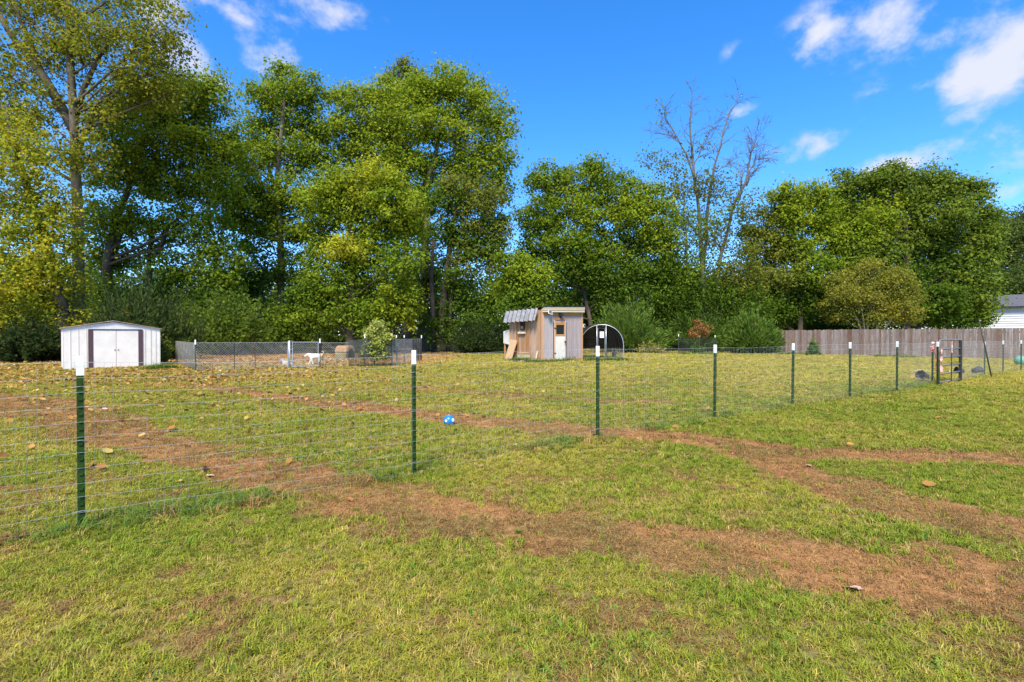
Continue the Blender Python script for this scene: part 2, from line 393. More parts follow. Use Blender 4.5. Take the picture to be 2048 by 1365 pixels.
# grass
gt = [template('g', 12, .024, .058, .0042, .035, 1.25, 100+i, GRASS) for i in range(5)]        # lawn tufts
gt += [template('g', 13, .012, .035, .0040, .05, 2.2, 200+i, GRASS) for i in range(4)]        # matted dead grass
gt_tall = [template('g', 14, .07, .19, .0050, .06, 1.15, 300+i, GRASS) for i in range(3)]          # tall unmown tufts
gt += gt_tall
gt += [template('g', 7, .02, .045, .013, .03, 1.6, 400+i, GRASS) for i in range(3)]       # broad-leaved weeds
pos = []; bands = [(.5, 1.5, 500, 1.0), (1.5, 3.2, 1600, .85), (3.2, 5.5, 1050, 1.0), (5.5, 9, 460, 1.4), (9, 14, 170, 2.2), (14, 22, 75, 3.1), (22, 46, 22, 4.6)]
PX = []; PS = []
for y0, y1, dn, sc in bands:
    # sample y by area of the visible wedge
    def wdt(y): return 1.06*y + 3.2
    n = int(dn*((y1-y0)*(wdt(y0)+wdt(y1))))
    y = rng.uniform(y0, y1, n*2); x = rng.uniform(-1, 1, n*2)*wdt(y1); k = np.abs(x) < wdt(y); x = x[k]; y = y[k]
    n0 = int(dn*((y1-y0)*(wdt(y0)+wdt(y1)))); x = x[:n0]; y = y[:n0]
    PX.append(np.stack([x, y], 1)); PS.append(np.full(len(x), sc))
PX = np.concatenate(PX); PS = np.concatenate(PS); x, y = PX[:, 0], PX[:, 1]
t, yel, far, woods, kennel = yard_masks(x, y); fd = fence_dist(x, y); lit = litter_mask(x, y)
n = len(x); rnd = rng.uniform(size=n); r2 = rng.uniform(size=n)
bare = sstep((fbm(x*2.2, y*2.2, 61, 3) - .3)/.3)
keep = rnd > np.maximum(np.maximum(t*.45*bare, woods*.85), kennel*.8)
spots_ = sstep((fbm(x*3.1, y*3.1, 83, 3) - .56)/.14)*.75
tp2 = t*(.88 + .28*sstep((fbm(x*2.0, y*2.0, 19, 3) - .3)/.35)); dead = r2 < np.clip(np.maximum(tp2, spots_*sstep((9-y)/5)) + .05, 0, .97)
straw = (rng.uniform(size=n) < .13 + .16*yel) & ~dead
c = np.zeros((n, 3)) + np.array((.235,.275,.028))
c = lerp(c, (.42,.365,.052), yel*.85)
fine = sstep((fbm(x*2.6, y*2.6, 77, 3) - .35)/.3)
c = lerp(c, (.205,.285,.026), fine*.45)
c = lerp(c, (.48,.425,.075), far*.8*(.55+.45*yel))
c[straw] = np.array((.46,.36,.10)) * rng.uniform(.7, 1.15, (straw.sum(), 1))
dk = rng.uniform(size=dead.sum())[:, None]
c[dead] = np.array((.44,.27,.10))*(1-dk) + np.array((.22,.125,.05))*dk
kk = (kennel*.7 + lit*.25) > rng.uniform(size=n)
c[kk & ~dead] = np.array((.44,.27,.09))
fence_t = sstep((.30 - fd)/.25)*(rng.uniform(size=n) < .25)*(1 - .75*t)*sstep((fbm(x*1.1, y*1.1, 71, 2)-.28)/.25)
tallsel = (fence_t > .3)
c[tallsel & ~dead & ~straw] = np.array((.12,.20,.03))
c *= rng.uniform(.86, 1.18, (n, 1))
shade_ = .70 + .5*fbm(x*.9, y*.9, 37, 3); c[dead] *= shade_[dead][:, None]
c *= (1 + .04*sstep((7-y)/3))[:, None]
var = rng.integers(0, 5, n); var[dead] = rng.integers(5, 9, dead.sum()); var[tallsel] = rng.integers(9, 12, tallsel.sum())
wd_ = (rng.uniform(size=n) < .012 + .07*sstep((fbm(x*1.7, y*1.7, 29, 3) - .55)/.12)) & (var < 5) & (y < 14); var[wd_] = rng.integers(12, 15, wd_.sum()); c[wd_] = np.array((.15,.27,.035))*rng.uniform(.8, 1.2, (wd_.sum(), 1))
vs_ = (var < 9) | (var > 11)
zs = np.where(vs_, np.interp(PS, [.8, 1.4, 2.2, 3.1, 4.6], [1, .85, .62, .5, .4])*PS*rng.uniform(.7, 1.25, n)*.85*(.8 + .4*fine), rng.uniform(.3, .75, n))
xs = np.where(vs_, PS, np.minimum(PS, 1.8))*rng.uniform(.85, 1.2, n)
# weeds against the coop and run
rot = np.stack([rng.normal(0, .12, n), rng.normal(0, .12, n), rng.uniform(0, 2*math.pi, n)], 1)
pos3 = np.stack([x, y, ground_z(x, y)], 1)
wl_ = [(at(1022,722), at(1084,726)), (at(1084,726), at(1170,719)), (at(1170,722), at(1250,722)), (at(1355,709), at(1432,709)), (at(1555,709), at(1640,711)), (at(1745,714), at(1830,716)), (at(300,739), at(345,738))]
for a_, b_ in wl_:
    q = 90; u_ = rng.uniform(size=q); wx_ = a_.x + (b_.x-a_.x)*u_ + rng.normal(0, .12, q); wy_ = a_.y + (b_.y-a_.y)*u_ + rng.normal(-.05, .14, q); k_ = rng.uniform(.7, 1.5, q)
    pos3 = np.concatenate([pos3, np.stack([wx_, wy_, ground_z(wx_, wy_)], 1)]); rot = np.concatenate([rot, np.stack([rng.normal(0, .15, q), rng.normal(0, .15, q), rng.uniform(0, 6.28, q)], 1)])
    xs = np.concatenate([xs, 2.6*k_]); zs = np.concatenate([zs, 1.05*k_]); var = np.concatenate([var, rng.integers(9, 12, q)]); keep = np.concatenate([keep, np.ones(q, bool)])
    c = np.concatenate([c, np.array((.13,.20,.03))*rng.uniform(.7, 1.3, (q, 1))])
scatter('lawn_grass', gt, pos3[keep], rot[keep], np.stack([xs, xs, zs], 1)[keep], var[keep], c[keep], 'short patchy lawn grass, green and straw coloured', 'grass')
# fallen leaves
lt = [leaf_template('l', 40+i, LITTER) for i in range(6)]
n = 34000; y = rng.uniform(4.5, 30, n); x = rng.uniform(-1.05, .9, n)*y
lm = litter_mask(x, y); k = rng.uniform(size=n) < (lm**1.35)*1.0 + .005
x, y = x[k], y[k]; n = len(x)
pal = np.array([(.42,.225,.065),(.46,.285,.09),(.30,.14,.04),(.46,.34,.095),(.15,.075,.03),(.50,.39,.22)])
c = pal[rng.choice(6, n, p=[.34,.2,.24,.07,.12,.03])]*rng.uniform(.75, 1.2, (n, 1))
s = rng.uniform(.05, .125, n)
scatter('fallen_leaf_litter', lt, np.stack([x, y, ground_z(x, y) + rng.uniform(.015, .05, n)], 1),
        np.stack([rng.normal(0, .45, n), rng.normal(0, .45, n), rng.uniform(0, 6.28, n)], 1), np.stack([s, s, s], 1), rng.integers(0, 6, n), c,
        'brown and tan fallen leaves strewn over the lawn', 'leaf litter')

# ------------------------------------------------------------------ trees
def leaf_quads(C, L, W, colr, r, up=.8, along=None, spread=.5, out=None):
    n = len(C); nn = r.normal(size=(n, 3))
    if out is not None: nn = nn*.62 + out*1.05
    nn[:, 2] += up; nn = norm(nn)
    if along is None: tg = norm(np.cross(nn, r.normal(size=(n, 3))))
    else:
        tg = norm(along + r.normal(size=(n, 3))*spread); nn = norm(np.cross(tg, np.cross(nn, tg)))
    b = np.cross(nn, tg); L = L[:, None]; W = W[:, None]; fold = nn*W*.25
    V = np.stack([C - tg*L*.5, C + b*W*.5 + fold, C + tg*L*.5, C - b*W*.5 + fold], 1).reshape(-1, 3)
    Q = np.arange(4*n).reshape(-1, 4); A = np.repeat(colr, 4, 0)
    return V, Q, A
def crown_obj(name, parts, base, parent):
    V = np.concatenate([p[0] for p in parts]) - np.array(base); A = np.concatenate([p[2] for p in parts])
    Q = np.arange(len(V)).reshape(-1, 4)
    return link(name, np_mesh(name, V, Q, np.clip(A, 0, 1)), LEAF, parent)
def bez(a, b, c, n=6): return [a*(1-t)**2 + b*2*t*(1-t) + c*t*t for t in [i/(n-1) for i in range(n)]]
GREEN = [(.115,.20,.015), (.25,.325,.026)]
BRIGHT = [(.165,.255,.016), (.34,.395,.028)]
LIME = [(.25,.32,.02), (.48,.47,.035)]
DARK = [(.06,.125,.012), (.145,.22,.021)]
OLIVE = [(.13,.165,.024), (.24,.255,.036)]
YELLOW = [(.16,.24,.018), (.50,.43,.03)]
GOLD = [(.25,.25,.028), (.46,.38,.042)]
RUST = [(.22,.16,.04), (.38,.24,.05)]
NLEAF = 0
def tree(name, label, Y, trunk, r0, lobes, pal=GREEN, leaf=.25, dens=2.0, per=44, seed=1, clump=.72, bark=BARK, group=None, limbs=(), rtop=.3, up=.8, twig=True, cat='tree'):
    """trunk: pixel path from the base up; lobes: (px, py, rx, ry[, dY[, palette]]) pixel ellipses at the tree's distance"""
    global NLEAF
    r = np.random.default_rng(seed)
    b = P(trunk[0][0], 673, Y); base = Vector((b.x, Y, gz(b.x, Y)))
    root = thing(name, label, cat, base, group=group)
    tp = [base - Vector((0, 0, .15))] + [P(px, py, Y + .02*Y*r.normal()*(i > 0)*.4) for i, (px, py) in enumerate(trunk[1:])]
    # smooth the trunk
    tpts = []
    for i in range(len(tp)-1):
        a0 = tp[max(i-1, 0)]; a1 = tp[i]; a2 = tp[i+1]; a3 = tp[min(i+2, len(tp)-1)]
        for k in range(5):
            u = k/5; tpts.append(.5*((2*a1) + (a2-a0)*u + (2*a0-5*a1+4*a2-a3)*u*u + (3*a1-a0-3*a2+a3)*u**3))
    tpts.append(tp[-1]); m = len(tpts)
    rad = [r0*((1 - i/(m-1))*(1-rtop) + rtop) * (1 + .6*math.exp(-i*1.1)) for i in range(m)]
    tb = MB(); tb.tube([p - base for p in tpts], rad, 9); tb.build('trunk', bark, root, True)
    br = MB(); tips = []; parts = []
    for path in limbs:
        pp = [P(a, c, Y + (.3*r.normal() if i else 0)) for i, (a, c, *_) in enumerate(path)]
        rr = [q[2] if len(q) > 2 else max(.03, r0*.5*(1 - i/len(path))) for i, q in enumerate(path)]
        if path[0][1] >= 680:
            pp[0].z = gz(pp[0].x, pp[0].y) - .1; t2 = MB(); t2.tube([p - base for p in pp], rr, 8); t2.build('trunk', bark, root, True); continue
        br.tube([p - base for p in pp], rr, 7)
    for lb in lobes:
        px, py, rx, ry = lb[:4]; rx *= 1.09; ry *= 1.09; dy = lb[4] if len(lb) > 4 and lb[4] is not None else r.uniform(-.5, .5)*min(rx, ry)*Y/F*1.2
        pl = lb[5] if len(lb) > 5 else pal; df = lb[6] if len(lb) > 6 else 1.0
        yy = Y + dy; c = P(px, py, yy); sx, sz = rx*yy/F, ry*yy/F; sy = .85*min(sx, sz*1.3)
        # the limb that carries this lobe
        best = min(range(m), key=lambda i: (tpts[i] - (c - Vector((0, 0, .55*math.hypot(c.x - tpts[i].x, c.y - tpts[i].y) + .25*sz)))).length)
        a = tpts[best]; ln = (c - a).length
        if ln > .5:
            mid = a.lerp(c, .5) + Vector((r.normal()*.1*ln, r.normal()*.1*ln, -.06*ln + .1*ln*r.normal()))
            path = bez(a, mid, c, 7); rl = min(rad[best]*.5, .025 + .011*ln)
            if twig: br.tube([p - base for p in path], [rl*(1 - .75*i/6) for i in range(7)], 6)
            else: b1 = MB(); b1.tube([p - base for p in path], [rl*(1 - .75*i/6) for i in range(7)], 6); b1.build('branch', bark, root, True)
        nc = max(4, int(dens*1.9*df*4*(sx*sy*sz)**(2/3)*(.72/clump)**2))
        d = norm(r.normal(size=(nc, 3))); rr = r.uniform(size=nc)**(1/2.4)*1.0; far_ = r.uniform(size=nc) < .12; rr[far_] *= 1.18
        off = d*rr[:, None]*np.array((sx, sy, sz)); CC = np.array(c) + off
        ct = r.uniform(size=nc)
        if twig:
            for q in range(0, nc, 2):
                e = Vector(CC[q]); s0 = c.lerp(a, .25*r.uniform()) if ln > .5 else c
                mm = s0.lerp(e, .5) + Vector((0, 0, -.1*(e-s0).length))
                br.tube([p - base for p in (s0, mm, e)], [.03, .02, .008], 3, False)
        nl = np.maximum(6, r.normal(per*1.45, per*.4, nc)).astype(int); I = np.repeat(np.arange(nc), nl); n = len(I)
        cr = clump*r.uniform(.6, 1.3, nc)
        O = r.normal(size=(n, 3))*cr[I][:, None]*np.array((.55, .55, .36))
        C = CC[I] + O
        C[:, 2] = np.maximum(C[:, 2], .3)
        f = np.clip(ct[I]*.75 + r.normal(0, .22, n) + .12, 0, 1)[:, None]
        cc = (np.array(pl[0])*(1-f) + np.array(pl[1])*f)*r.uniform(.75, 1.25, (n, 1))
        L = leaf*.84*r.uniform(.65, 1.3, n)
        parts.append(leaf_quads(C, L, L*r.uniform(.5, .75, n), cc, r, up*.7, out=norm(O*np.array((1, 1, 1.4))))); NLEAF += n
    if br.v: br.build('branches', bark, root, True)
    crown_obj('crown', parts, base, root)
    return root
# --- big trees on the left
tree('tulip_tree', 'tall thin-leaved tree behind the metal shed with straight trunk and forked limbs', 27,
     [(158,690),(157,560),(155,430),(151,330),(148,250),(142,150),(137,60),(132,-40),(128,-160)], .29,
     [(60,40,70,60),(150,20,80,60),(240,50,80,60),(310,60,60,60),(325,130,50,55),(250,135,70,55),(170,120,60,60),(90,130,60,50),(15,150,50,70),
      (60,220,70,50),(215,215,60,40),(285,200,60,40),(345,185,45,40),(110,290,60,40),(20,250,50,50),(180,310,50,40),
      (120,-60,140,60),(270,-40,90,50),(0,-30,90,60),(-60,80,60,80),(-70,220,60,80)],
     [(.155,.205,.018), (.37,.335,.03)], .20, 1.7, 42, 11, .8, PALEBARK, rtop=.35,
     limbs=[[(150,262,.26),(120,210,.24),(85,150,.2),(45,100,.16),(15,60,.13),(-10,10,.1)],[(85,150,.15),(62,90,.13),(40,40,.1),(20,-10,.07)],
            [(150,235,.16),(170,170,.13),(200,110,.1),(235,60,.06)],[(158,300,.12),(190,210,.1),(240,170,.07),(290,150,.04)]])
tree('leaning_tree', 'leaning trunk wrapped in yellowing leaves at the end of the tree line', 24,
     [(140,690),(118,585),(90,490),(62,400),(38,320),(10,220)], .3,
     [(40,330,70,60),(60,420,75,60),(20,480,60,70),(95,500,60,50),(110,430,40,60),(60,560,80,50),(20,620,60,60),(110,600,55,35),(140,560,30,30),(30,270,50,50),(75,655,40,28),(150,640,30,24),(-60,420,60,120),(-60,600,60,90)],
     YELLOW, .19, 2.2, 42, 12, .7, BARK, twig=False)
tree('spreading_tree', 'spreading dark green tree with forked trunk right of the tall shed tree', 33,
     [(222,690),(216,580),(215,520),(230,450),(260,370),(290,280),(310,210)], .32,
     [(280,190,70,45),(350,200,60,50),(410,230,50,60),(240,250,60,50),(310,270,70,50),(390,300,70,60),(450,310,40,60),(220,330,50,50),(290,350,70,45),(370,380,70,45),(440,400,45,50),
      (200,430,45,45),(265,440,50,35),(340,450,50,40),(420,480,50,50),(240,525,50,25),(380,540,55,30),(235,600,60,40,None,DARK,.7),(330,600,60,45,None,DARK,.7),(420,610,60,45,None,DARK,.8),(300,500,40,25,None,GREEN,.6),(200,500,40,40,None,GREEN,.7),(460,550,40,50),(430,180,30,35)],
     [(.14,.225,.016), (.29,.36,.027)], .25, 2.1, 46, 13, .75, BARK,
     limbs=[[(298,530,.14),(302,460,.12),(325,430,.08)],[(298,520,.13),(320,500,.15),(335,455,.12),(365,430,.08),(420,430,.05)],[(218,540,.2),(240,470,.16),(262,410,.12)],[(300,690,.24),(298,620,.22),(297,540,.2)]])
tree('slender_tree', 'tall slender tree with feathery narrow top', 38,
     [(560,690),(562,560),(560,450),(555,350),(565,250),(570,170)], .3,
     [(560,145,30,25),(600,160,28,28),(525,185,35,25),(570,195,55,30),(620,200,22,30),(530,250,50,35),(600,250,50,40),(560,300,70,35),(500,320,30,40),(620,330,40,45),(520,380,45,40),(590,390,50,40),(500,460,40,50),(560,470,40,30),(480,420,30,60),(610,470,35,40),(520,530,45,40,None,DARK,.7),(590,545,50,40,None,DARK,.9),(540,430,45,40),(500,590,50,40,None,DARK,.8),(472,300,34,48),(470,390,32,45),(648,290,28,45),(655,380,28,45)],
     [(.14,.225,.016), (.29,.36,.027)], .26, 2.0, 44, 14, .75, PALEBARK,
     limbs=[[(556,470,.2),(565,390,.16),(590,340,.1)],[(560,430,.2),(545,360,.16),(525,300,.08)]])
tree('tall_bright_tree', 'tallest bright green tree with broad rounded crown and pale trunk', 40,
     [(846,700),(848,600),(850,500),(852,400),(868,330),(880,250)], .42,
     [(700,205,45,30),(770,190,60,35),(840,190,55,35),(900,175,55,35),(960,200,45,40),(1000,250,32,50),(690,260,50,40),(760,250,60,45),(850,250,60,40),(930,260,60,45),(1000,320,25,30),
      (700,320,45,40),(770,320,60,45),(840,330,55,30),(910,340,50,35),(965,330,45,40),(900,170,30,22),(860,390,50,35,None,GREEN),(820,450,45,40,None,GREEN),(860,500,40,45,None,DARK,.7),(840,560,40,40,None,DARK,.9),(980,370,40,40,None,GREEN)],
     BRIGHT, .27, 2.25, 46, 15, .8, PALEBARK,
     limbs=[[(852,420,.26),(845,380,.24),(865,335,.18),(872,300,.1)],[(850,430,.22),(800,370,.14),(770,320,.08)],[(853,420,.2),(900,370,.14),(950,330,.08)]])
tree('vine_covered_tree', 'bushy tree hung with bright climbing vines down to the kennel', 34,
     [(700,700),(702,600),(705,500),(700,420),(700,350)], .3,
     [(690,380,55,40,None,BRIGHT),(750,370,55,40,None,LIME),(640,400,40,35),(790,410,55,50,None,BRIGHT),(720,430,60,35,None,BRIGHT),(820,440,30,40,None,LIME),(640,450,35,35),(760,470,60,40),(690,500,45,30,None,LIME),
      (640,520,30,35,None,GREEN),(730,530,50,35,None,GREEN),(800,520,40,40,None,GREEN),(660,570,50,35,None,GREEN),(740,590,60,35,None,GREEN),(800,590,40,35,None,BRIGHT),(640,620,55,35,None,GREEN),(710,630,55,30,None,GREEN),(780,630,45,30,None,BRIGHT),(600,640,40,35,None,GREEN),(600,600,35,30,None,DARK),(820,620,22,28,None,LIME)],
     BRIGHT, .25, 2.5, 46, 16, .7, BARK)
tree('dusky_tree', 'darker tree with bare lower trunks beside the tallest crown', 37,
     [(882,700),(885,620),(895,540),(905,450),(925,390)], .34,
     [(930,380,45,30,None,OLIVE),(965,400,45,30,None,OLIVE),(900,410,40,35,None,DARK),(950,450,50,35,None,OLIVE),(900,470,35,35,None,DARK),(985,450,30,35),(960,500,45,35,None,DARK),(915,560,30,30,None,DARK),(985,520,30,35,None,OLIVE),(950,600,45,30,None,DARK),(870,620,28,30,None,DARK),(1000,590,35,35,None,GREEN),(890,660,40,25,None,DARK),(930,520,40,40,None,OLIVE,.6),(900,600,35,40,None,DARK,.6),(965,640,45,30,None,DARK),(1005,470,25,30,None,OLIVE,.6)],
     DARK, .25, 2.0, 44, 17, .72, BARK,
     limbs=[[(868,700,.2),(866,620,.18),(862,540,.15),(868,480,.1)],[(900,690,.16),(902,600,.14),(915,520,.1)]])
tree('brown_topped_tree', 'far tree with a dull brown tip showing above the bright crown', 52,
     [(812,690),(812,450),(812,250),(812,150)], .35, [(808,140,28,16,None,OLIVE),(790,162,35,16,None,OLIVE),(830,160,30,20,None,OLIVE),(810,195,50,30,None,OLIVE),(800,250,60,40,None,OLIVE)], OLIVE, .3, 2.0, 40, 18, .8)
tree('small_round_tree', 'small rounded light green tree behind the coop roof', 32,
     [(1040,700),(1042,640),(1045,590)], .14, [(1040,540,40,25,None,BRIGHT),(1070,560,30,28,None,BRIGHT),(1015,570,30,28,None,GREEN),(1045,590,50,28,None,GREEN),(1030,620,40,22,None,DARK),(1020,520,25,18,None,GREEN)], BRIGHT, .22, 2.6, 44, 19, .6)
tree('leafy_tree', 'full green tree rising behind the coop with two bare lower trunks', 47,
     [(1188,700),(1180,640),(1165,560),(1170,470),(1180,400)], .26,
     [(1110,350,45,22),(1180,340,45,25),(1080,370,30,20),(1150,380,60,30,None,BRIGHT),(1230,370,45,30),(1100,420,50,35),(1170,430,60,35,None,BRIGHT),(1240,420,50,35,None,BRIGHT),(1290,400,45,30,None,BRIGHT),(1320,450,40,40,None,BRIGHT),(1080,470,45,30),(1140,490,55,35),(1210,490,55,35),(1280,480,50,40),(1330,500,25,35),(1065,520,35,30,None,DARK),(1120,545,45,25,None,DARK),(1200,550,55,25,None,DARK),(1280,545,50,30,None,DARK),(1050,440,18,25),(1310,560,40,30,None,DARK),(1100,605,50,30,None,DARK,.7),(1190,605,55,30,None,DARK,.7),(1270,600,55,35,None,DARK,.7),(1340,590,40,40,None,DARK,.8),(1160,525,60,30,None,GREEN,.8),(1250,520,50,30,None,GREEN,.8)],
     GREEN, .30, 2.3, 50, 20, .88, BARK,
     limbs=[[(1205,700,.2),(1212,620,.18),(1235,560,.14),(1255,490,.08)],[(1165,560,.18),(1140,500,.12),(1110,440,.07)]])
# --- the bare tree
def bare_tree():
    r = np.random.default_rng(5); Y = 47
    b = P(1412, 673, Y); base = Vector((b.x, Y, gz(b.x, Y)))
    root = thing('bare_tree', 'half dead tree with bare grey branches reaching above its thin leaves', 'tree', base)
    stems = [[(1412,705,.34),(1408,620,.3),(1405,542,.26),(1401,447,.2),(1387,332,.13),(1380,256,.085),(1384,184,.03)],
             [(1405,560,.2),(1416,408,.16),(1427,340,.12),(1443,275,.08),(1458,230,.06),(1477,191,.02)],
             [(1392,360,.12),(1363,290,.08),(1332,237,.055),(1324,208,.02)], [(1363,290,.06),(1345,275,.05),(1312,268,.015)],
             [(1430,700,.26),(1433,584,.22),(1443,507,.19),(1466,416,.16),(1492,363,.13),(1502,306,.08),(1504,272,.03)],
             [(1490,372,.09),(1510,338,.06),(1527,320,.02)], [(1495,350,.07),(1512,322,.05),(1523,318,.02)], [(1502,306,.05),(1510,285,.03),(1517,268,.012)],
             [(1480,400,.08),(1484,360,.06),(1487,338,.02)], [(1387,332,.07),(1402,300,.05),(1420,262,.035),(1436,240,.012)], [(1427,345,.06),(1455,330,.045),(1487,305,.012)],
             [(1375,620,.14),(1374,550,.12),(1372,480,.09),(1368,400,.05)], [(1395,470,.1),(1378,445,.07),(1345,410,.04),(1312,385,.015)], [(1443,500,.09),(1425,470,.06),(1418,420,.02)]]
    tb = MB(); bb = MB()
    for si, st in enumerate(stems):
        pp = [P(a, c, Y + (.25*r.normal() if i else 0)) for i, (a, c, _) in enumerate(st)]
        q = []; qr = []
        for i in range(len(pp)-1):
            for k in range(4):
                u = k/4; q.append(pp[i].lerp(pp[i+1], u) + Vector(r.normal(size=3)*.05)); qr.append(.8*(st[i][2]*(1-u) + st[i+1][2]*u))
        q.append(pp[-1]); qr.append(st[-1][2])
        (tb if si == 0 else bb).tube([p - base for p in q], qr, 7)
        for i in range(2, len(q)):
            if r.uniform() < (.95 if q[i].z > 8.5 else .45):
                for _ in range(2 + (r.uniform() < .5)):
                    d = (q[i] - q[i-1]).normalized() + Vector(r.normal(size=3)*.75); d.z = abs(d.z)*.7 + .2; d.normalize()
                    ln = r.uniform(.5, 2.2); p0 = q[i]; p1 = p0 + d*ln*.5; p2 = p1 + (d + Vector(r.normal(size=3)*.35)).normalized()*ln*.5
                    w = min(qr[i]*.5, .035); bb.tube([p - base for p in (p0, p1, p2)], [w, w*.6, .008], 4, False)
                    for _ in range(4):
                        e = p0.lerp(p1, .5) if r.uniform() < .3 else p1.lerp(p2, r.uniform()); f = e + (d + Vector(r.normal(size=3)*.6)).normalized()*ln*.35
                        bb.tube([p - base for p in (e, f)], [.016, .007], 3, False)
    tb.build('trunk', DEADBARK, root, True); bb.build('branches', DEADBARK, root, True)
    parts = []
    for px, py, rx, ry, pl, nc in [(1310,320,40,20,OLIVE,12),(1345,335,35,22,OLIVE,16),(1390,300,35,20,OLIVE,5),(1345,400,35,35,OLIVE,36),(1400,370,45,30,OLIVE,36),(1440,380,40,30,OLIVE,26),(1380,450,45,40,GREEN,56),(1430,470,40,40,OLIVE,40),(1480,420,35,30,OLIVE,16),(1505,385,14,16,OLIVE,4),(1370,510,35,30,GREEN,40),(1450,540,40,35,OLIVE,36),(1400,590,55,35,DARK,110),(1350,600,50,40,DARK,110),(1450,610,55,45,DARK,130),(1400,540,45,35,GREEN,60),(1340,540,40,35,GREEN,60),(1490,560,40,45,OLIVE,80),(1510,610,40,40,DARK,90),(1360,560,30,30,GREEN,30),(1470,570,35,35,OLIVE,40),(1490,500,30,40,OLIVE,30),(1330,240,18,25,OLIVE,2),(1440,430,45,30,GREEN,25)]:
        c = np.array(P(px, py, Y)); s = np.array((rx, (rx+ry)/2, ry))*Y/F
        CC = c + norm(r.normal(size=(nc, 3)))*(r.uniform(size=(nc, 1))**.45)*s
        I = np.repeat(np.arange(nc), 24); n = len(I); C = CC[I] + r.normal(size=(n, 3))*.42
        f = r.uniform(size=(n, 1)); cc = np.array(pl[0])*(1-f) + np.array(pl[1])*f; L = .25*r.uniform(.6, 1.3, n)
        parts.append(leaf_quads(C, L, L*.6, cc, r))
        for q in range(0, nc, 2):
            e = Vector(CC[q]); bb2 = e
    crown_obj('crown', parts, base, root)
bare_tree()
# --- the trees on the right
tree('light_green_tree', 'light green tree between the bare tree and the big maple', 50,
     [(1600,710),(1602,600),(1605,500),(1600,420)], .26,
     [(1580,395,45,25,None,BRIGHT),(1625,390,40,22,None,BRIGHT),(1550,430,40,35,None,OLIVE),(1600,435,50,30,None,BRIGHT),(1650,430,30,30,None,BRIGHT),(1540,500,45,40,None,OLIVE),(1600,490,50,35,None,BRIGHT),(1660,480,35,35,None,BRIGHT),(1700,480,40,30,None,BRIGHT),(1560,560,50,35,None,OLIVE),(1620,550,50,35,None,GREEN),(1690,530,40,35,None,BRIGHT),(1600,610,50,30,None,DARK),(1510,560,30,40,None,OLIVE),(1540,620,40,35,None,DARK),(1500,460,25,30,None,OLIVE),(1650,590,40,30,None,DARK)],
     BRIGHT, .31, 2.6, 50, 21, .88,
     limbs=[[(1500,480,.04),(1530,450,.05),(1560,432,.04),(1610,440,.02)]])
tree('big_maple', 'largest dark dense maple standing behind the plank fence', 51,
     [(1810,710),(1812,600),(1812,500),(1810,420)], .45,
     [(1700,375,40,28),(1760,360,50,25),(1790,350,40,22),(1850,365,50,28),(1890,375,40,28),(1930,400,40,35),(1690,420,40,35),(1750,410,55,35,None,BRIGHT),(1820,410,60,35),(1890,430,50,35),(1960,450,35,40),(1740,460,50,35,None,BRIGHT),(1800,470,60,35),(1870,480,60,40),(1940,510,45,40),(1975,500,20,40),(1770,520,50,30),(1840,540,55,35,None,DARK),(1910,560,60,40),(1960,580,30,35),(1870,600,55,35,None,DARK),(1930,620,40,25),(1960,625,22,18,None,GREEN),(1760,570,60,35,None,DARK),(1720,500,40,35),(1820,610,30,30,None,DARK),(1900,640,40,14,None,DARK),(1880,622,42,26,None,DARK),(1850,638,34,20,None,DARK),(1945,645,22,10,None,DARK)],
     [(.10,.165,.018), (.225,.285,.034)], .34, 2.7, 52, 22, .95)
tree('edge_tree', 'dark tree beside the white neighbour house', 68,
     [(2040,680),(2040,560),(2035,480)], .4,
     [(2000,450,30,25),(2030,470,35,30),(1990,500,35,40),(2040,520,40,40),(2010,560,45,35),(2060,580,40,35),(2000,590,30,20),(2080,460,40,50)], [(.07,.115,.024), (.14,.18,.038)], .36, 2.6, 48, 23, 1.0)
tree('small_autumn_tree', 'low spreading tree with yellow brown leaves above the plank fence', 46,
     [(1735,712),(1735,660),(1738,630),(1740,600)], .12,
     [(1690,560,35,20),(1740,545,45,20),(1780,560,40,22),(1810,590,30,25),(1700,590,45,22),(1760,590,45,22),(1820,620,22,25),(1690,625,40,18,None,OLIVE),(1780,630,40,22,None,GOLD),(1740,640,40,15,None,OLIVE),(1670,610,20,25)],
     [(.17,.20,.028), (.34,.315,.045)], .22, 2.2, 40, 24, .6, DEADBARK,
     limbs=[[(1735,690,.1),(1715,640,.08),(1690,600,.04)],[(1735,690,.1),(1760,640,.08),(1785,600,.04)],[(1735,690,.08),(1725,630,.06),(1712,570,.03)],[(1735,690,.08),(1775,650,.05),(1810,610,.03)]])
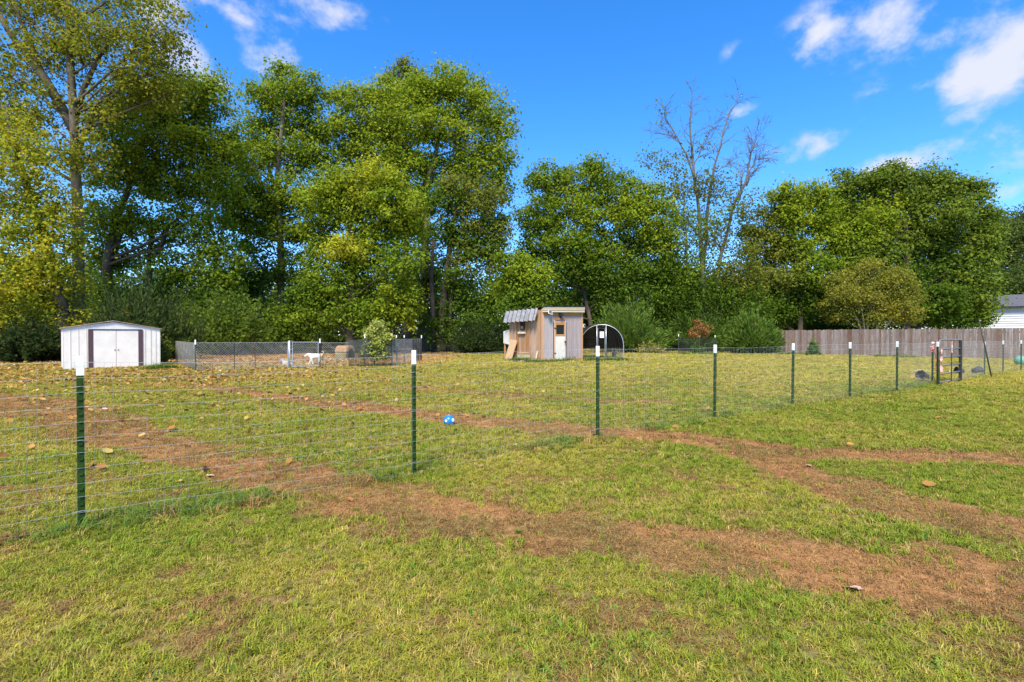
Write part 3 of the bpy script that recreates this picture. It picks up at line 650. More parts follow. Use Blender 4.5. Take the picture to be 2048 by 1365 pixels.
# --- shrubs with upright feathery shoots
def shrub(name, label, px, py, w, h, Y, pal, n=150, leaf=.2, seed=1, aspect=.28, spread=.35, per=26, group=None):
    """base centre (px, py), width and height in pixels at distance Y"""
    r = np.random.default_rng(seed); b = P(px, 673, Y); base = Vector((b.x, Y, gz(b.x, Y)))
    W = w*Y/F/2; zt = P(px, py - h, Y).z - base.z
    root = thing(name, label, 'shrub', base, group=group); st = MB(); parts = []
    for i in range(n):
        a = r.uniform(0, 2*math.pi); rad = r.uniform()**.55; hh = zt*(1 - .55*rad**2)*r.uniform(.45, 1.05)
        o = Vector((math.cos(a)*rad*W*.25, math.sin(a)*rad*W*.2, 0)); e = Vector((math.cos(a)*rad*W*1.02, math.sin(a)*rad*W*.8, hh))
        if r.uniform() < .35: e.z *= r.uniform(.3, .7)
        m = o.lerp(e, .5) + Vector((-.0*e.x, 0, -.05*hh)) + Vector((0, 0, .18*hh*rad))
        path = bez(o, m, e, 5)
        if i % 3 == 0: st.tube(path, [.03, .022, .015, .01, .005], 3, False)
        u = r.uniform(.25, 1.05, per); PT = np.array([bez_pt(o, m, e, q) for q in u]); TG = norm(np.array([bez_pt(o, m, e, q + .05) - bez_pt(o, m, e, q - .05) for q in u]))
        C = PT + r.normal(size=(per, 3))*.10*(Y/30); C[:, 2] = np.maximum(C[:, 2], .03)
        f = np.clip(r.uniform() * .6 + r.normal(.2, .2, (per, 1)), 0, 1); cc = (np.array(pal[0])*(1-f) + np.array(pal[1])*f)*r.uniform(.8, 1.2, (per, 1))
        L = leaf*r.uniform(.6, 1.4, per)
        parts.append(leaf_quads(C + np.array(base), L, L*aspect, cc, r, .5, TG, spread))
    st.build('stems', BARK, root); crown_obj('foliage', parts, base, root)
    return root
def bez_pt(a, b, c, t): return np.array(a*(1-t)**2 + b*2*t*(1-t) + c*t*t)
CEDAR = [(.09,.17,.024), (.19,.28,.04)]; PRIVET = [(.10,.17,.02), (.20,.27,.03)]
shrub('cedar_shrub', 'feathery evergreen shrub beside the hoop run', 1255, 702, 165, 105, 38, CEDAR, 420, .30, 31)
shrub('cedar_shrub', 'broad feathery evergreen shrub behind the caged sapling', 1392, 702, 190, 112, 47, CEDAR, 480, .34, 32)
shrub('cedar_shrub', 'rounded evergreen shrub overhanging the end of the plank fence', 1508, 706, 110, 96, 39.6, CEDAR, 380, .33, 33)
shrub('evergreen_shrub', 'dark evergreen shrub rising behind the shed roof', 270, 700, 190, 150, 24.5, [(.05,.085,.02), (.10,.14,.036)], 380, .24, 34)
shrub('evergreen_shrub', 'dark evergreen shrub between the shed and the netting', 350, 700, 120, 120, 25, [(.06,.10,.02), (.12,.165,.036)], 260, .22, 35)
shrub('privet_shrub', 'mid green privet shrub behind the chain link fence', 450, 700, 170, 140, 30, PRIVET, 360, .2, 36, .5, .9)
shrub('privet_shrub', 'leafy privet shrub behind the brush pile', 545, 695, 130, 110, 34, PRIVET, 280, .22, 37, .5, .9)
shrub('dark_shrub', 'dark bush left of the shed wall', 60, 705, 170, 70, 22.5, [(.03,.055,.014), (.065,.09,.022)], 320, .17, 38, .5, .9)
shrub('dark_shrub', 'dark bush at the foot of the leaning trunk', -60, 705, 180, 110, 24, [(.03,.055,.014), (.065,.09,.022)], 300, .18, 39, .5, .9)
shrub('thicket_shrub', 'low dull green bush behind the coop wall', 960, 700, 130, 70, 35, [(.03,.06,.015), (.075,.11,.025)], 260, .2, 40, .4, .7)
shrub('orange_shrub', 'orange autumn shoot showing over the shed roof', 254, 690, 26, 66, 23.4, [(.24,.10,.02), (.42,.19,.03)], 30, .15, 41, .5, .8, 16)
shrub('lime_shrub', 'lime green sprig beside the shed corner', 322, 722, 34, 66, 21.6, [(.13,.19,.025), (.22,.26,.04)], 60, .14, 42, .5, .8, 18)
shrub('golden_bush', 'pale gold leaves low under the trees beside the hoop run', 1300, 705, 60, 26, 36, [(.20,.19,.04), (.42,.36,.10)], 60, .18, 43, .6, .9, 14)
shrub('fence_plant', 'single leafy plant growing against the plank fence', 1627, 712, 20, 30, 36.2, [(.06,.14,.02), (.13,.22,.035)], 26, .22, 44, .5, .8, 14)
# --- far wood behind everything: nobody could count it
def far_wood():
    r = np.random.default_rng(99); parts = []
    for (x0, x1, y0, y1, h, n, dk) in [(-90, 12, 54, 70, 9.5, 3000, 1), (8, 46, 58, 76, 9.5, 1700, 1), (44, 120, 84, 104, 9, 800, 1), (-120, -60, 40, 60, 10, 600, 1), (-75, -22, 30, 42, 3.4, 700, .8)]:
        cx = r.uniform(x0, x1, n); cy = r.uniform(y0, y1, n); top = h*(.55 + .75*fbm(cx*.16, cy*.1, 55, 3)); cz = top*r.uniform(0, 1, n)**1.15
        I = np.repeat(np.arange(n), 44); C = np.stack([cx, cy, cz], 1)[I] + r.normal(size=(len(I), 3))*np.array((.85, .85, .5)); C[:, 2] = np.maximum(C[:, 2], .2)
        f = np.clip(r.uniform(size=n)[I] + r.normal(0, .2, len(I)), 0, 1)[:, None]
        cc = np.array((.06,.105,.016))*(1-f) + np.array((.14,.19,.03))*f; L = .42*r.uniform(.6, 1.3, len(I))
        parts.append(leaf_quads(C, L, L*.6, cc, r))
    V = np.concatenate([p[0] for p in parts]); A = np.concatenate([p[2] for p in parts])
    o = link('far_wood', np_mesh('far_wood', V, np.arange(len(V)).reshape(-1, 4), A), LEAF); tag(o, 'dark undergrowth of the wood far behind the yard', 'woodland', kind='stuff')
far_wood()

# ------------------------------------------------------------------ wire fence and its posts
POST_H = 1.22
def t_post(h, near=True):
    """steel T section with studs: shaft and painted tip meshes, origin at the ground"""
    def tee(z0, z1, g=0.0):
        m = MB(); a = .021 + g; th = .0045 + g
        m.box(-a, a, -th, th, z0, z1); m.box(-th, th, th + .0005, .036 + g, z0, z1); return m
    zt = h - .137
    s = tee(-.1, zt)
    k = .06
    while near and k < zt - .02: s.box(-.012, .012, -.0125, -.0046, k, k + .014); k += .053
    tp = tee(zt, h, .001); return s, tp
sm, tm = t_post(POST_H)
def clip_mesh():
    m = MB(); m.tube([(-.05, -.006, 0), (-.027, -.012, .004), (0, -.017, .008), (.027, -.012, .004), (.05, -.006, 0)], .0022, 4); return m
proto = None
def post(pt, label, lean=(0, 0), h=POST_H, tipmat=None, group='green steel posts of the wire fence', clips=(.12, .62, 1.0), name='fence_post'):
    global proto
    rz = math.atan2(fdir.y, fdir.x)
    if proto is None:
        o = thing(name, label, 'fence post', pt, group=group)
        sm.build('shaft', GREENPAINT, o); tm.build('white_tip', WHITEPAINT, o)
        for z in (.12, .62, 1.0): clip_mesh().build('wire_clip', GALV, o, loc=(0, 0, z))
        proto = o
    else:
        o = copy_tree(proto); tag(o, label, 'fence post', group)
    o.location = pt; o.rotation_euler = (lean[0], lean[1], rz); o.scale = (1, 1, h/POST_H)
    return o
ords = ['seventh', 'sixth', 'fifth', 'fourth', 'third', 'second', 'first']
for i, p in enumerate(POSTS):
    post(p, 'green steel post with white tip, %s wire fence post before the tube gate' % ords[i], lean=(0, [0, 0, 0, .012, .022, 0, .008][i]))
GP = {k: at(*v) for k, v in dict(a=(1866,767), b=(1876,771), c=(1922,763), d=(1970,751), e=(2007,745), f=(2043,742)).items()}
def hpx(k, top):
    p = GP[k]; return P(0, top, p.y).z - p.z
post(GP['a'], 'green steel post hung with red and white ribbon beside the tube gate', h=hpx('a', 684))
post(GP['b'], 'green steel hinge post of the tube gate with white tip', h=hpx('b', 684))
post(GP['c'], 'green steel latch post of the tube gate with white tip', h=hpx('c', 685))
post(GP['d'], 'green steel post with a leaning pole behind it', h=hpx('d', 684))
post(GP['e'], 'green steel post with white tip, second past the tube gate', h=hpx('e', 682))
post(GP['f'], 'green steel post with white tip, third past the tube gate', h=hpx('f', 681))
post(P0 + Vector((0, 0, gz(P0.x, P0.y) - P0.z)), 'green steel post with white tip, eighth wire fence post before the tube gate')
# leaning pole
lp = MB(); b0 = at(1984, 755); t0 = P(1958, 640, b0.y + .25)
pole = thing('leaning_pole', 'thin dark pole leaning across the fence post past the gate', 'pole', b0)
lp.tube([Vector((0, 0, -.08)), (t0 - b0)*.5, t0 - b0], [.02, .02, .018], 7); lp.build('shaft', mat('dark_pole', (.035,.05,.03), .6), pole, True)
ft = MB(); ft.tube([(-.03,0,.0),(.1,0,.03)], .012, 5); ft.build('foot', mat('dark_pole', (.035,.05,.03)), pole)
# the welded wire
def wire_run(pts, hts, name_label, mesh=.0508, rise=.1016, seed=1):
    r = np.random.default_rng(seed); base = Vector(pts[0])
    root = thing('wire_fence', name_label, 'wire fence', base)
    off = Vector((fdir.y, -fdir.x, 0))*.022
    nrow = 12; top = 1.165
    def pt(i, u, z):
        a, b = pts[i], pts[i+1]; p = a.lerp(b, u); s = 4*u*(1-u)
        p = p + off*(1 + 1.2*s*math.sin(i*1.7)); hz = z*(1 - .012*s*((i*7) % 3))
        return Vector((p.x, p.y, p.z + .012 + hz)) - base
    for k in range(nrow):
        z = top*k/(nrow-1) if k else .015
        m = MB(); path = []
        for i in range(len(pts)-1):
            for u in (0, .17, .34, .5, .67, .84): path.append(pt(i, u, z + .004*r.normal()))
        path.append(pt(len(pts)-2, 1, z)); m.tube(path, .00105 if k < nrow-1 else .0016, 4, False); m.build('line_wire', GALV, root)
    for i in range(len(pts)-1):
        L = (pts[i+1] - pts[i]).length; n = int(L/mesh); m = MB()
        for k in range(n):
            u = (k + .5)/n; j = .003*r.normal(); m.tube([pt(i, u, .0), pt(i, u + j/L, top*.5), pt(i, u + 2*j/L, top)], .0007, 3, False)
        o = m.build('stay_wires', GALV, root); o['kind'] = 'stuff'
FP = [P00, P0] + POSTS + [GP['a']]
FP = [Vector((p.x, p.y, gz(p.x, p.y))) for p in FP]
wire_run(FP, None, 'long welded wire fence with rectangular mesh running up to the tube gate')
wire_run([GP['c'], GP['d'], GP['e'], GP['f'], GP['f'] + (GP['f'] - GP['e'])], None, 'short welded wire fence on the far side of the tube gate', seed=3)

# ------------------------------------------------------------------ tube gate with ribbon
ga, gb_ = GP['b'], GP['c']
gdir = Vector((gb_.x-ga.x, gb_.y-ga.y, 0)); GW = gdir.length - .05; gang = math.atan2(gdir.y, gdir.x)
gh = P(0, 680, (ga.y+gb_.y)/2).z - gz(ga.x, ga.y)
gate = thing('tube_gate', 'small grey tube gate with rounded top and six rails', 'gate', ga + gdir.normalized()*.03, gang)
TUBE = mat('painted_gate_tube', (.16,.15,.14), .45, .25, 12, metal=.2, spec=.5)
z0 = .05; x0, x1 = .02, GW - .02; fr = MB()
fr.tube([(x0, 0, z0), (x0, 0, gh*.5), (x0, 0, gh-.14), (x0+.05, 0, gh-.04), (x0+.14, 0, gh), ((x0+x1)/2, 0, gh), (x1-.14, 0, gh), (x1-.03, 0, gh-.02), (x1, 0, gh-.14), (x1, 0, gh*.5), (x1, 0, z0)], .026, 10)
fr.build('frame', TUBE, gate, True)
for k in range(5):
    z = z0 + .02 + (gh - .05)*k/5.2; m = MB(); m.tube([(x0, 0, z), (x1, 0, z)], .024, 8); m.build('rail', TUBE, gate, True)
m = MB(); m.box((x0+x1)/2-.034, (x0+x1)/2+.034, -.036, -.0265, z0, gh-.01); m.build('brace', mat('gate_brace', (.03,.03,.03), .6), gate)
m = MB(); m.box(x1-.09, x1-.028, -.04, .03, z0-.02, gh-.02); m.build('latch_bar', mat('gate_brace', (.03,.03,.03)), gate)
# sign tag on the gate
tg = MB(); xm = (x0+x1)/2; tg.box(xm-.035, xm+.035, -.043, -.037, gh-.36, gh-.04); tgo = tg.build('paper_tag', mat('tag_paper', (.75,.72,.7), .7, .08), gate)
tb_ = MB(); tb_.box(xm-.034, xm+.034, -.0455, -.0435, gh-.14, gh-.05); tb_.build('red_band', mat('tag_red', (.55,.18,.15), .7), tgo)
for q in range(2):
    tb_ = MB(); tb_.box(xm-.026, xm+.026, -.0455, -.0435, gh-.25-.06*q, gh-.225-.06*q); tb_.build('dark_mark', mat('tag_black', (.04,.04,.05), .7), tgo)
def ribbon(name, pts, w, label, m):
    """a limp strip of tape along a path"""
    b = Vector(pts[0]); v = []; f = []; n = len(pts)
    for i, p in enumerate(pts):
        p = Vector(p) - b; a = i*.9; d = Vector((math.cos(a)*.8 + .4, math.sin(a)*.8, .1)).normalized()*w*(1 + .3*math.sin(i*2.3))
        v += [p - d*.5, p + d*.5, p - d*.5 + Vector((.0, .006, .0)), p + d*.5 + Vector((0, .006, 0))]
        if i:
            o = (i-1)*4; f += [(o, o+1, o+5, o+4), (o+3, o+2, o+6, o+7), (o+1, o+3, o+7, o+5), (o+2, o, o+4, o+6)]
    mm = MB(); mm.add(v, f); o = mm.build(name, m, None); o.location = b; return tag(o, label, 'ribbon', 'marking tape on the gate posts')
RED = mat('red_tape', (.62,.16,.11), .6, .3, 12); PINK = mat('pale_tape', (.80,.45,.40), .6, .25, 10)
A, B = GP['a'], GP['b']; ha = hpx('a', 684)
ribbon('marking_ribbon', [A + Vector((-.02 + .03*math.sin(i*2), -.03, ha - .02 - .02*i)) for i in range(12)], .10, 'pale pink tape tied round the ribbon post tip', PINK)
ribbon('marking_ribbon', [A + Vector((-.06 - .05*math.sin(i*.6), -.04, ha - .22 + .04*math.sin(i*1.3) - .012*i)) for i in range(7)], .07, 'loose red tape bow on the ribbon post', RED)
ribbon('marking_ribbon', [A.lerp(B, .25 + .05*i) + Vector((0, -.03, ha - .22 - .085*i)) for i in range(8)], .05, 'red tape strung from the ribbon post to the hinge post', RED)
ribbon('marking_ribbon', [B + Vector((.04 + .012*math.sin(i*1.1), -.06, ha - .2 - .085*i)) for i in range(8)], .055, 'long pale tape hanging down the hinge post', PINK)

# ------------------------------------------------------------------ metal shed
TH = R(43); so = at(127, 741); 
shed = thing('metal_shed', 'low white metal garden shed with brown trim and double doors', 'shed', (so.x, so.y, so.z - .02), TH)
SW, SD, SHh, SPK = 2.83, 1.9, 1.50, 1.76
SHEDW = mat('shed_white', (.80,.755,.69), .6, .07, 2.2, c2=(.68,.62,.545)); SHEDP = mat('shed_side_shadow', (.70,.63,.62), .6, .08, 3); BROWNT = mat('shed_brown_trim', (.085,.05,.055), .55, .2, 8)  # side walls take a white with their pinkish shadow put into its colour
m = MB()                      # wall shell (four walls with the gable)
m.add([(0,.03,0),(SW,.03,0),(SW,.03,SHh),(SW/2,.03,SPK-.03),(0,.03,SHh),(0,SD,0),(SW,SD,0),(SW,SD,SHh),(SW/2,SD,SPK-.03),(0,SD,SHh)],
      [(0,1,2,3,4),(9,8,7,6,5),(5,0,4,9),(1,6,7,2)])
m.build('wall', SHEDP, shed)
dw0, dw1 = .80, 2.16
cols = [0.0, .2, .42, .64, dw0-.10]
for a, b in zip(cols[:-1], cols[1:]): m = MB(); m.box(a+.004, b-.004, -.002, .028, .0, SHh-.02); m.box(b-.016, b-.006, -.014, -.0022, 0, SHh-.03); m.build('wall_panel', SHEDW, shed)
cols = [dw1+.10, 2.36, 2.54, 2.70, SW]
for a, b in zip(cols[:-1], cols[1:]): m = MB(); m.box(a+.004, b-.004, -.002, .028, 0, SHh-.02); m.box(a+.004, a+.014, -.014, -.0022, 0, SHh-.03); m.build('wall_panel', SHEDW, shed)
for i, (a, b) in enumerate(((dw0, (dw0+dw1)/2-.006), ((dw0+dw1)/2+.006, dw1))):
    m = MB(); m.box(a, b, -.018, .012, .03, SHh-.06); d = m.build('door', SHEDW, shed)
    bv = d.modifiers.new('bevel', 'BEVEL'); bv.width = .006
    h = MB(); x = b - .06 if i == 0 else a + .03; h.box(x, x+.03, -.035, -.0185, .70, .745); h.build('handle', GALVTUBE, d)
for a in (dw0-.125, dw1-.015): m = MB(); m.box(a, a+.14, -.028, .006, 0, SHh-.03); m.build('door_trim', BROWNT, shed)
m = MB(); m.box(dw0-.10, dw1+.10, -.034, .004, SHh-.055, SHh-.032); m.build('door_track', BROWNT, shed)
m = MB(); m.add([(0,.0,SHh-.018),(SW,.0,SHh-.018),(SW,0,SHh+.01),(SW/2,0,SPK-.02),(0,0,SHh+.01),(0,.028,SHh-.018),(SW,.028,SHh-.018),(SW,.028,SHh+.01),(SW/2,.028,SPK-.02),(0,.028,SHh+.01)],
    [(0,1,2,3,4),(9,8,7,6,5),(0,5,6,1),(1,6,7,2),(2,7,8,3),(3,8,9,4),(4,9,5,0)]); m.build('gable_panel', mat('shed_gable', (.72,.67,.64), .6, .08), shed)
m = MB(); m.box(-.012, .0, -.004, .05, 0, SHh); m.build('corner_trim', SHEDP, shed)
m = MB(); m.box(SW+.001, SW+.013, -.004, .05, 0, SHh); m.build('corner_trim', SHEDW, shed)
RUSTROOF = mat('rusty_roof', (.20,.10,.06), .8, .4, 5, c2=(.45,.36,.30), bump=.3)
for s in (0, 1):
    x0, z0_, x1, z1_ = (-.07, SHh-.01, SW/2, SPK+.012) if s == 0 else (SW/2, SPK+.012, SW+.07, SHh-.01)
    m = MB(); m.hexa([(x0,-.06,z0_),(x1,-.06,z1_),(x1,SD+.06,z1_),(x0,SD+.06,z0_)], [(x0,-.06,z0_+.022),(x1,-.06,z1_+.022),(x1,SD+.06,z1_+.022),(x0,SD+.06,z0_+.022)])
    for k in range(1, 9):
        y = SD*k/9; m.hexa([(x0,y,z0_+.0222),(x1,y,z1_+.0222),(x1,y+.02,z1_+.0222),(x0,y+.02,z0_+.0222)], [(x0,y,z0_+.034),(x1,y,z1_+.034),(x1,y+.02,z1_+.034),(x0,y+.02,z0_+.034)])
    m.build('roof_sheet', RUSTROOF, shed)

# ------------------------------------------------------------------ chicken coop
CT = R(33); cp = at(1085, 723.5); sc = cp.y/1024
coop = thing('chicken_coop', 'tall plank chicken coop with white half door and tin awning', 'coop', cp, CT)
CW = 84*sc/math.cos(CT)*1.04; CD = 64*sc/math.sin(CT)*1.02; CH = 106*sc
GREYW = mat('weathered_plank', (.30,.255,.25), .9, .3, 3.5, c2=(.40,.34,.33), stretch=(6,6,.6), rand=.13, bump=.3)
ORANGEW = mat('cedar_plank', (.32,.165,.085), .85, .3, 3.5, c2=(.44,.295,.19), stretch=(6,6,.6), rand=.16, bump=.3)
TRIMW = mat('new_timber', (.42,.22,.10), .85, .2, 4, c2=(.50,.29,.15), stretch=(6,6,.6), rand=.1)
CREAM = mat('cream_board', (.62,.53,.38), .8, .12, 4, stretch=(.5,5,5))
DOORW = mat('door_white', (.64,.60,.52), .7, .08, 5)
BLACK = mat('black_plastic', (.02,.02,.022), .5, .3, 10)
m = MB(); m.box(.05, CW-.05, .05, CD-.05, -.08, CH-.14); m.build('core', mat('dark_interior', (.03,.022,.018), .9), coop)
# front siding with the door opening left free
dx0, dx1 = CW*.305, CW*.545; zwin0, zwin1 = CH*.50, CH*.70; pw = .135
x = .07; 
while x < CW - .08:
    w = min(pw, CW - .07 - x)
    if x + w > dx0 - .05 and x < dx1 + .05:
        m = MB(); m.box(x+.002, x+w-.002, 0, .035, zwin1+.1, CH-.12); m.build('plank', GREYW, coop)
    else:
        m = MB(); m.box(x+.002, x+w-.002, random.uniform(-.004,.002), .035, .02, CH-.12); m.build('plank', GREYW, coop)
    x += w
y = .07
while y < CD - .06:
    w = min(.14, CD - .05 - y); m = MB(); m.box(random.uniform(-.004,.002), .035, y+.002, y+w-.002, .02, CH-.05); m.build('plank', ORANGEW, coop); y += w
for (x0, x1) in ((-.025, .075), (CW-.085, CW+.015)): m = MB(); m.box(x0, x1, -.028, .06, -.05, CH-.02); m.build('corner_post', TRIMW, coop)
m = MB(); m.box(-.022, .06, CD-.07, CD+.02, -.05, CH-.04); m.build('corner_post', TRIMW, coop)
m = MB(); m.box(-.03, -.006, .062, .13, .0, CH-.06); m.build('corner_post', ORANGEW, coop)
m = MB(); m.box(.08, CW-.09, -.02, -.006, CH-.30, CH-.20); m.build('header_board', TRIMW, coop)
m = MB(); m.box(.08, dx0-.06, -.022, -.007, .02, .13); m.build('sill_board', TRIMW, coop)
m = MB(); m.box(dx1+.06, CW-.09, -.022, -.007, .02, .13); m.build('sill_board', TRIMW, coop)
m = MB(); m.box(dx1+.16, dx1+.23, -.02, -.008, .135, CH*.5); m.build('batten', GREYW, coop)
# door
door = bpy.data.objects.new('door', None)
m = MB(); m.box(dx0, dx1, -.03, .0, .02, CH*.475); door = m.build('door', DOORW, coop)
for k in range(7):
    xx = dx0 + (dx1-dx0)*(k+.5)/7 ; w = (dx1-dx0)/7 - .012; m = MB(); m.box(xx-w/2, xx+w/2, -.036, -.0302, .03, CH*.465); m.build('door_plank', DOORW, door)
for (a, b, c_, d_) in ((dx0, dx0+.045, CH*.48, CH*.745), (dx1-.045, dx1, CH*.48, CH*.745), (dx0+.0455, dx1-.0455, CH*.48, CH*.515), (dx0+.0455, dx1-.0455, CH*.695, CH*.745)):
    m = MB(); m.box(a, b, -.032, .0, c_, d_); m.build('window_frame', TRIMW, door)
m = MB(); m.box(dx0+.046, dx1-.046, .004, .012, CH*.516, CH*.694); m.build('window_pane', mat('dark_glass', (.010,.011,.009), .25, .2, spec=.25), door)
for (a, b) in ((dx0-.07, dx0-.005), (dx1+.005, dx1+.07)): m = MB(); m.box(a, b, -.026, -.004, .02, CH*.79); m.build('door_jamb', TRIMW if a < dx0 else GREYW, coop)
m = MB(); m.box(dx0-.07, dx1+.07, -.03, -.004, CH*.792, CH*.83); m.build('door_head', ORANGEW, coop)
xm = (dx0+dx1)/2; m = MB(); m.box(xm-.085, xm+.085, -.041, -.0375, CH*.37, CH*.46); m.build('notice', mat('paper', (.86,.87,.90), .7, .03), door)
m = MB(); m.tube([(dx1-.03,-.04,CH*.39),(dx1-.03,-.09,CH*.375),(dx1-.03,-.09,CH*.335),(dx1-.03,-.04,CH*.32)], .013, 6); m.box(dx1-.05,dx1+.06,-.05,-.0375,CH*.36,CH*.375); m.build('handle', BLACK, door)
for z in (CH*.14, CH*.62): m = MB(); m.box(dx0-.07, dx0+.03, -.044, -.0365, z, z+.05); m.build('hinge', BLACK, coop)
# roof: cream boards on the front edge, sheet on top
for k in range(3):
    z = CH-.165+.075*k; m = MB(); m.hexa([(-.03,-.16-.01*k,z),(CW+.01,-.16-.01*k,z+.05+.01*k),(CW+.01,-.0285,z+.05+.01*k),(-.03,-.0285,z)], [(-.03,-.16-.01*k,z+.05),(CW+.01,-.16-.01*k,z+.10+.01*k),(CW+.01,-.0285,z+.10+.01*k),(-.03,-.0285,z+.05)]); m.build('fascia_board', CREAM, coop)
TIN = mat('corrugated_tin', (.22,.213,.205), .42, .35, 5, metal=.75)
def corrugated(p0, u, v, n, amp, wav, name, parent, m_):
    """sheet from corner p0 along u (corrugated direction) and v; n profile points"""
    nrm = u.cross(v).normalized(); mm = MB(); vs = []; fs = []
    for i in range(n+1):
        s = i/n; q = p0 + u*s + nrm*amp*math.sin(2*math.pi*s*u.length/wav)
        vs += [q, q + v, q + nrm*.004, q + v + nrm*.004]
        if i: o = (i-1)*4; fs += [(o, o+4, o+5, o+1), (o+2, o+3, o+7, o+6), (o, o+2, o+6, o+4), (o+1, o+5, o+7, o+3)]
    fs += [(0, 1, 3, 2), (4*n, 4*n+2, 4*n+3, 4*n+1)]
    mm.add(vs, fs); return mm.build(name, m_, parent)
corrugated(Vector((-.06, -.14, CH+.075)), Vector((0, CD+.3, -.06)), Vector((CW+.19, 0, .10)), 60, .012, .12, 'roof_sheet', coop, TIN)
corrugated(Vector((-.1, .22, CH+.02)), Vector((0, CD-.1, -.04)), Vector((-.17, 0, -.56)), 110, .075, .36, 'awning', coop, TIN)
# left wall: vent and shelf
ym = CD*.58; m = MB(); m.box(-.06, -.005, ym-.17, ym+.17, CH*.60, CH*.76); v_ = m.build('vent', BLACK, coop)
m = MB(); m.box(-.066, -.0605, ym-.1, ym+.1, CH*.625, CH*.68); m.build('vent_shutter', ORANGEW, v_)
m = MB(); m.box(-.10, -.006, ym-.24, ym+.3, CH*.53, CH*.565); m.build('ledge', DOORW, coop)
# nest box on the back
m = MB(); m.hexa([(.0,CD+.021,CH*.30),(CW*.7,CD+.021,CH*.30),(CW*.7,CD+.62,CH*.33),(.0,CD+.62,CH*.33)], [(.0,CD+.021,CH*.62),(CW*.7,CD+.021,CH*.62),(CW*.7,CD+.62,CH*.58),(.0,CD+.62,CH*.58)]); m.build('nest_box', mat('grey_white_panel', (.62,.60,.57), .7, .1, 3), coop)
for yy in (CD+.52,): m = MB(); m.box(.02,.08,yy,yy+.06,-.05,CH*.325); m.build('nest_box_leg', TRIMW, coop)
# solar panel, flood light, small lamp
so_ = MB(); M_ = Matrix.Translation((CW*.13, -.16, CH-.11)) @ Euler((R(-28), R(14), 0)).to_matrix().to_4x4()
so_.box(-.11, .11, -.012, .012, -.17, .17, M_); pn = so_.build('solar_panel', mat('panel_rim', (.75,.75,.74), .5, .05), coop)
q = MB(); q.box(-.09, .09, -.016, -.0125, -.15, .15, M_); q.build('solar_cell', mat('solar_cell', (.10,.09,.12), .3, .2, 30), pn)
q = MB(); q.tube([(CW*.13, -.15, CH-.05), (CW*.13, -.03, CH-.05)], .015, 6); q.build('bracket', BLACK, pn)
fl = MB(); fl.box(xm-.085, xm+.085, -.16, -.06, CH*.865, CH*.925); fl.tube([(xm,-.02,CH*.85),(xm,-.09,CH*.85),(xm,-.1,CH*.87)], .02, 6); fl.box(xm-.05, xm+.05, -.10, -.031, CH*.835, CH*.852); fl.build('flood_light', BLACK, coop)
sl = MB(); sl.box(CW+.0155, CW+.12, -.06, -.03, CH*.655, CH*.72); s2 = sl.build('wall_lamp', mat('panel_rim', (.75,.75,.74)), coop)
q = MB(); q.box(CW+.025, CW+.11, -.065, -.0605, CH*.665, CH*.71); q.build('lamp_lens', mat('lens', (.05,.07,.05), .3), s2)
def cw(x, y, z=0): return cp + Vector((x*math.cos(CT) - y*math.sin(CT), x*math.sin(CT) + y*math.cos(CT), z))
# things leaning on and standing by the coop
def coop_thing(name, label, cat, x, y):
    p = cw(x, y); return thing(name, label, cat, (p.x, p.y, gz(p.x, p.y)), CT)
pl = coop_thing('leaning_board', 'pale plywood board leaning on the coop side wall', 'board', -.40, CD*.84)
PLY = mat('plywood', (.44,.29,.155), .8, .2, 3, c2=(.54,.38,.225), stretch=(5,5,1))
m = MB(); M_ = Matrix.Translation((0, 0, -.02)) @ Euler((R(4), R(17), 0)).to_matrix().to_4x4()
for k in range(4): m = MB(); m.box(-.012, .012, -.3+.15*k+.002, -.3+.15*(k+1)-.002, 0, 1.02+.02*(k % 2), M_); m.build('board', PLY, pl)
for z in (.18, .8): m = MB(); m.box(.0125, .035, -.27, .27, z, z+.07, M_); m.build('cleat', PLY, pl)
bx = coop_thing('step_stool', 'small wooden step box with green front by the coop', 'stool', -.42, CD*.33)
m = MB(); m.box(-.2,.2,-.26,.26,.36,.385); m.build('seat', PLY, bx)
for (a,b) in ((-.19,-.25),(.15,-.25),(-.19,.21),(.15,.21)): m = MB(); m.box(a,a+.04,b,b+.04,-.04,.3595); m.build('leg', TRIMW, bx)
m = MB(); m.box(-.205,-.192,-.2,.2,.16,.30); m.build('front_panel', mat('stool_green', (.38,.40,.25), .8), bx)
m = MB(); m.box(-.18,.18,-.255,-.2505,.16,.30); m.build('side_panel', mat('stool_green', (.38,.40,.25), .8), bx)
st = coop_thing('leaning_stick', 'short pale stick propped against the coop wall', 'stick', -.16, CD*.12)
m = MB(); m.box(-.02,.02,-.03,.03,-.03,.48, Euler((0,R(14),0)).to_matrix().to_4x4()); m.build('stake', CREAM, st)
m = MB(); m.box(-.16,-.0,-.28,.0,.0,.03); m.build('foot_board', CREAM, st)

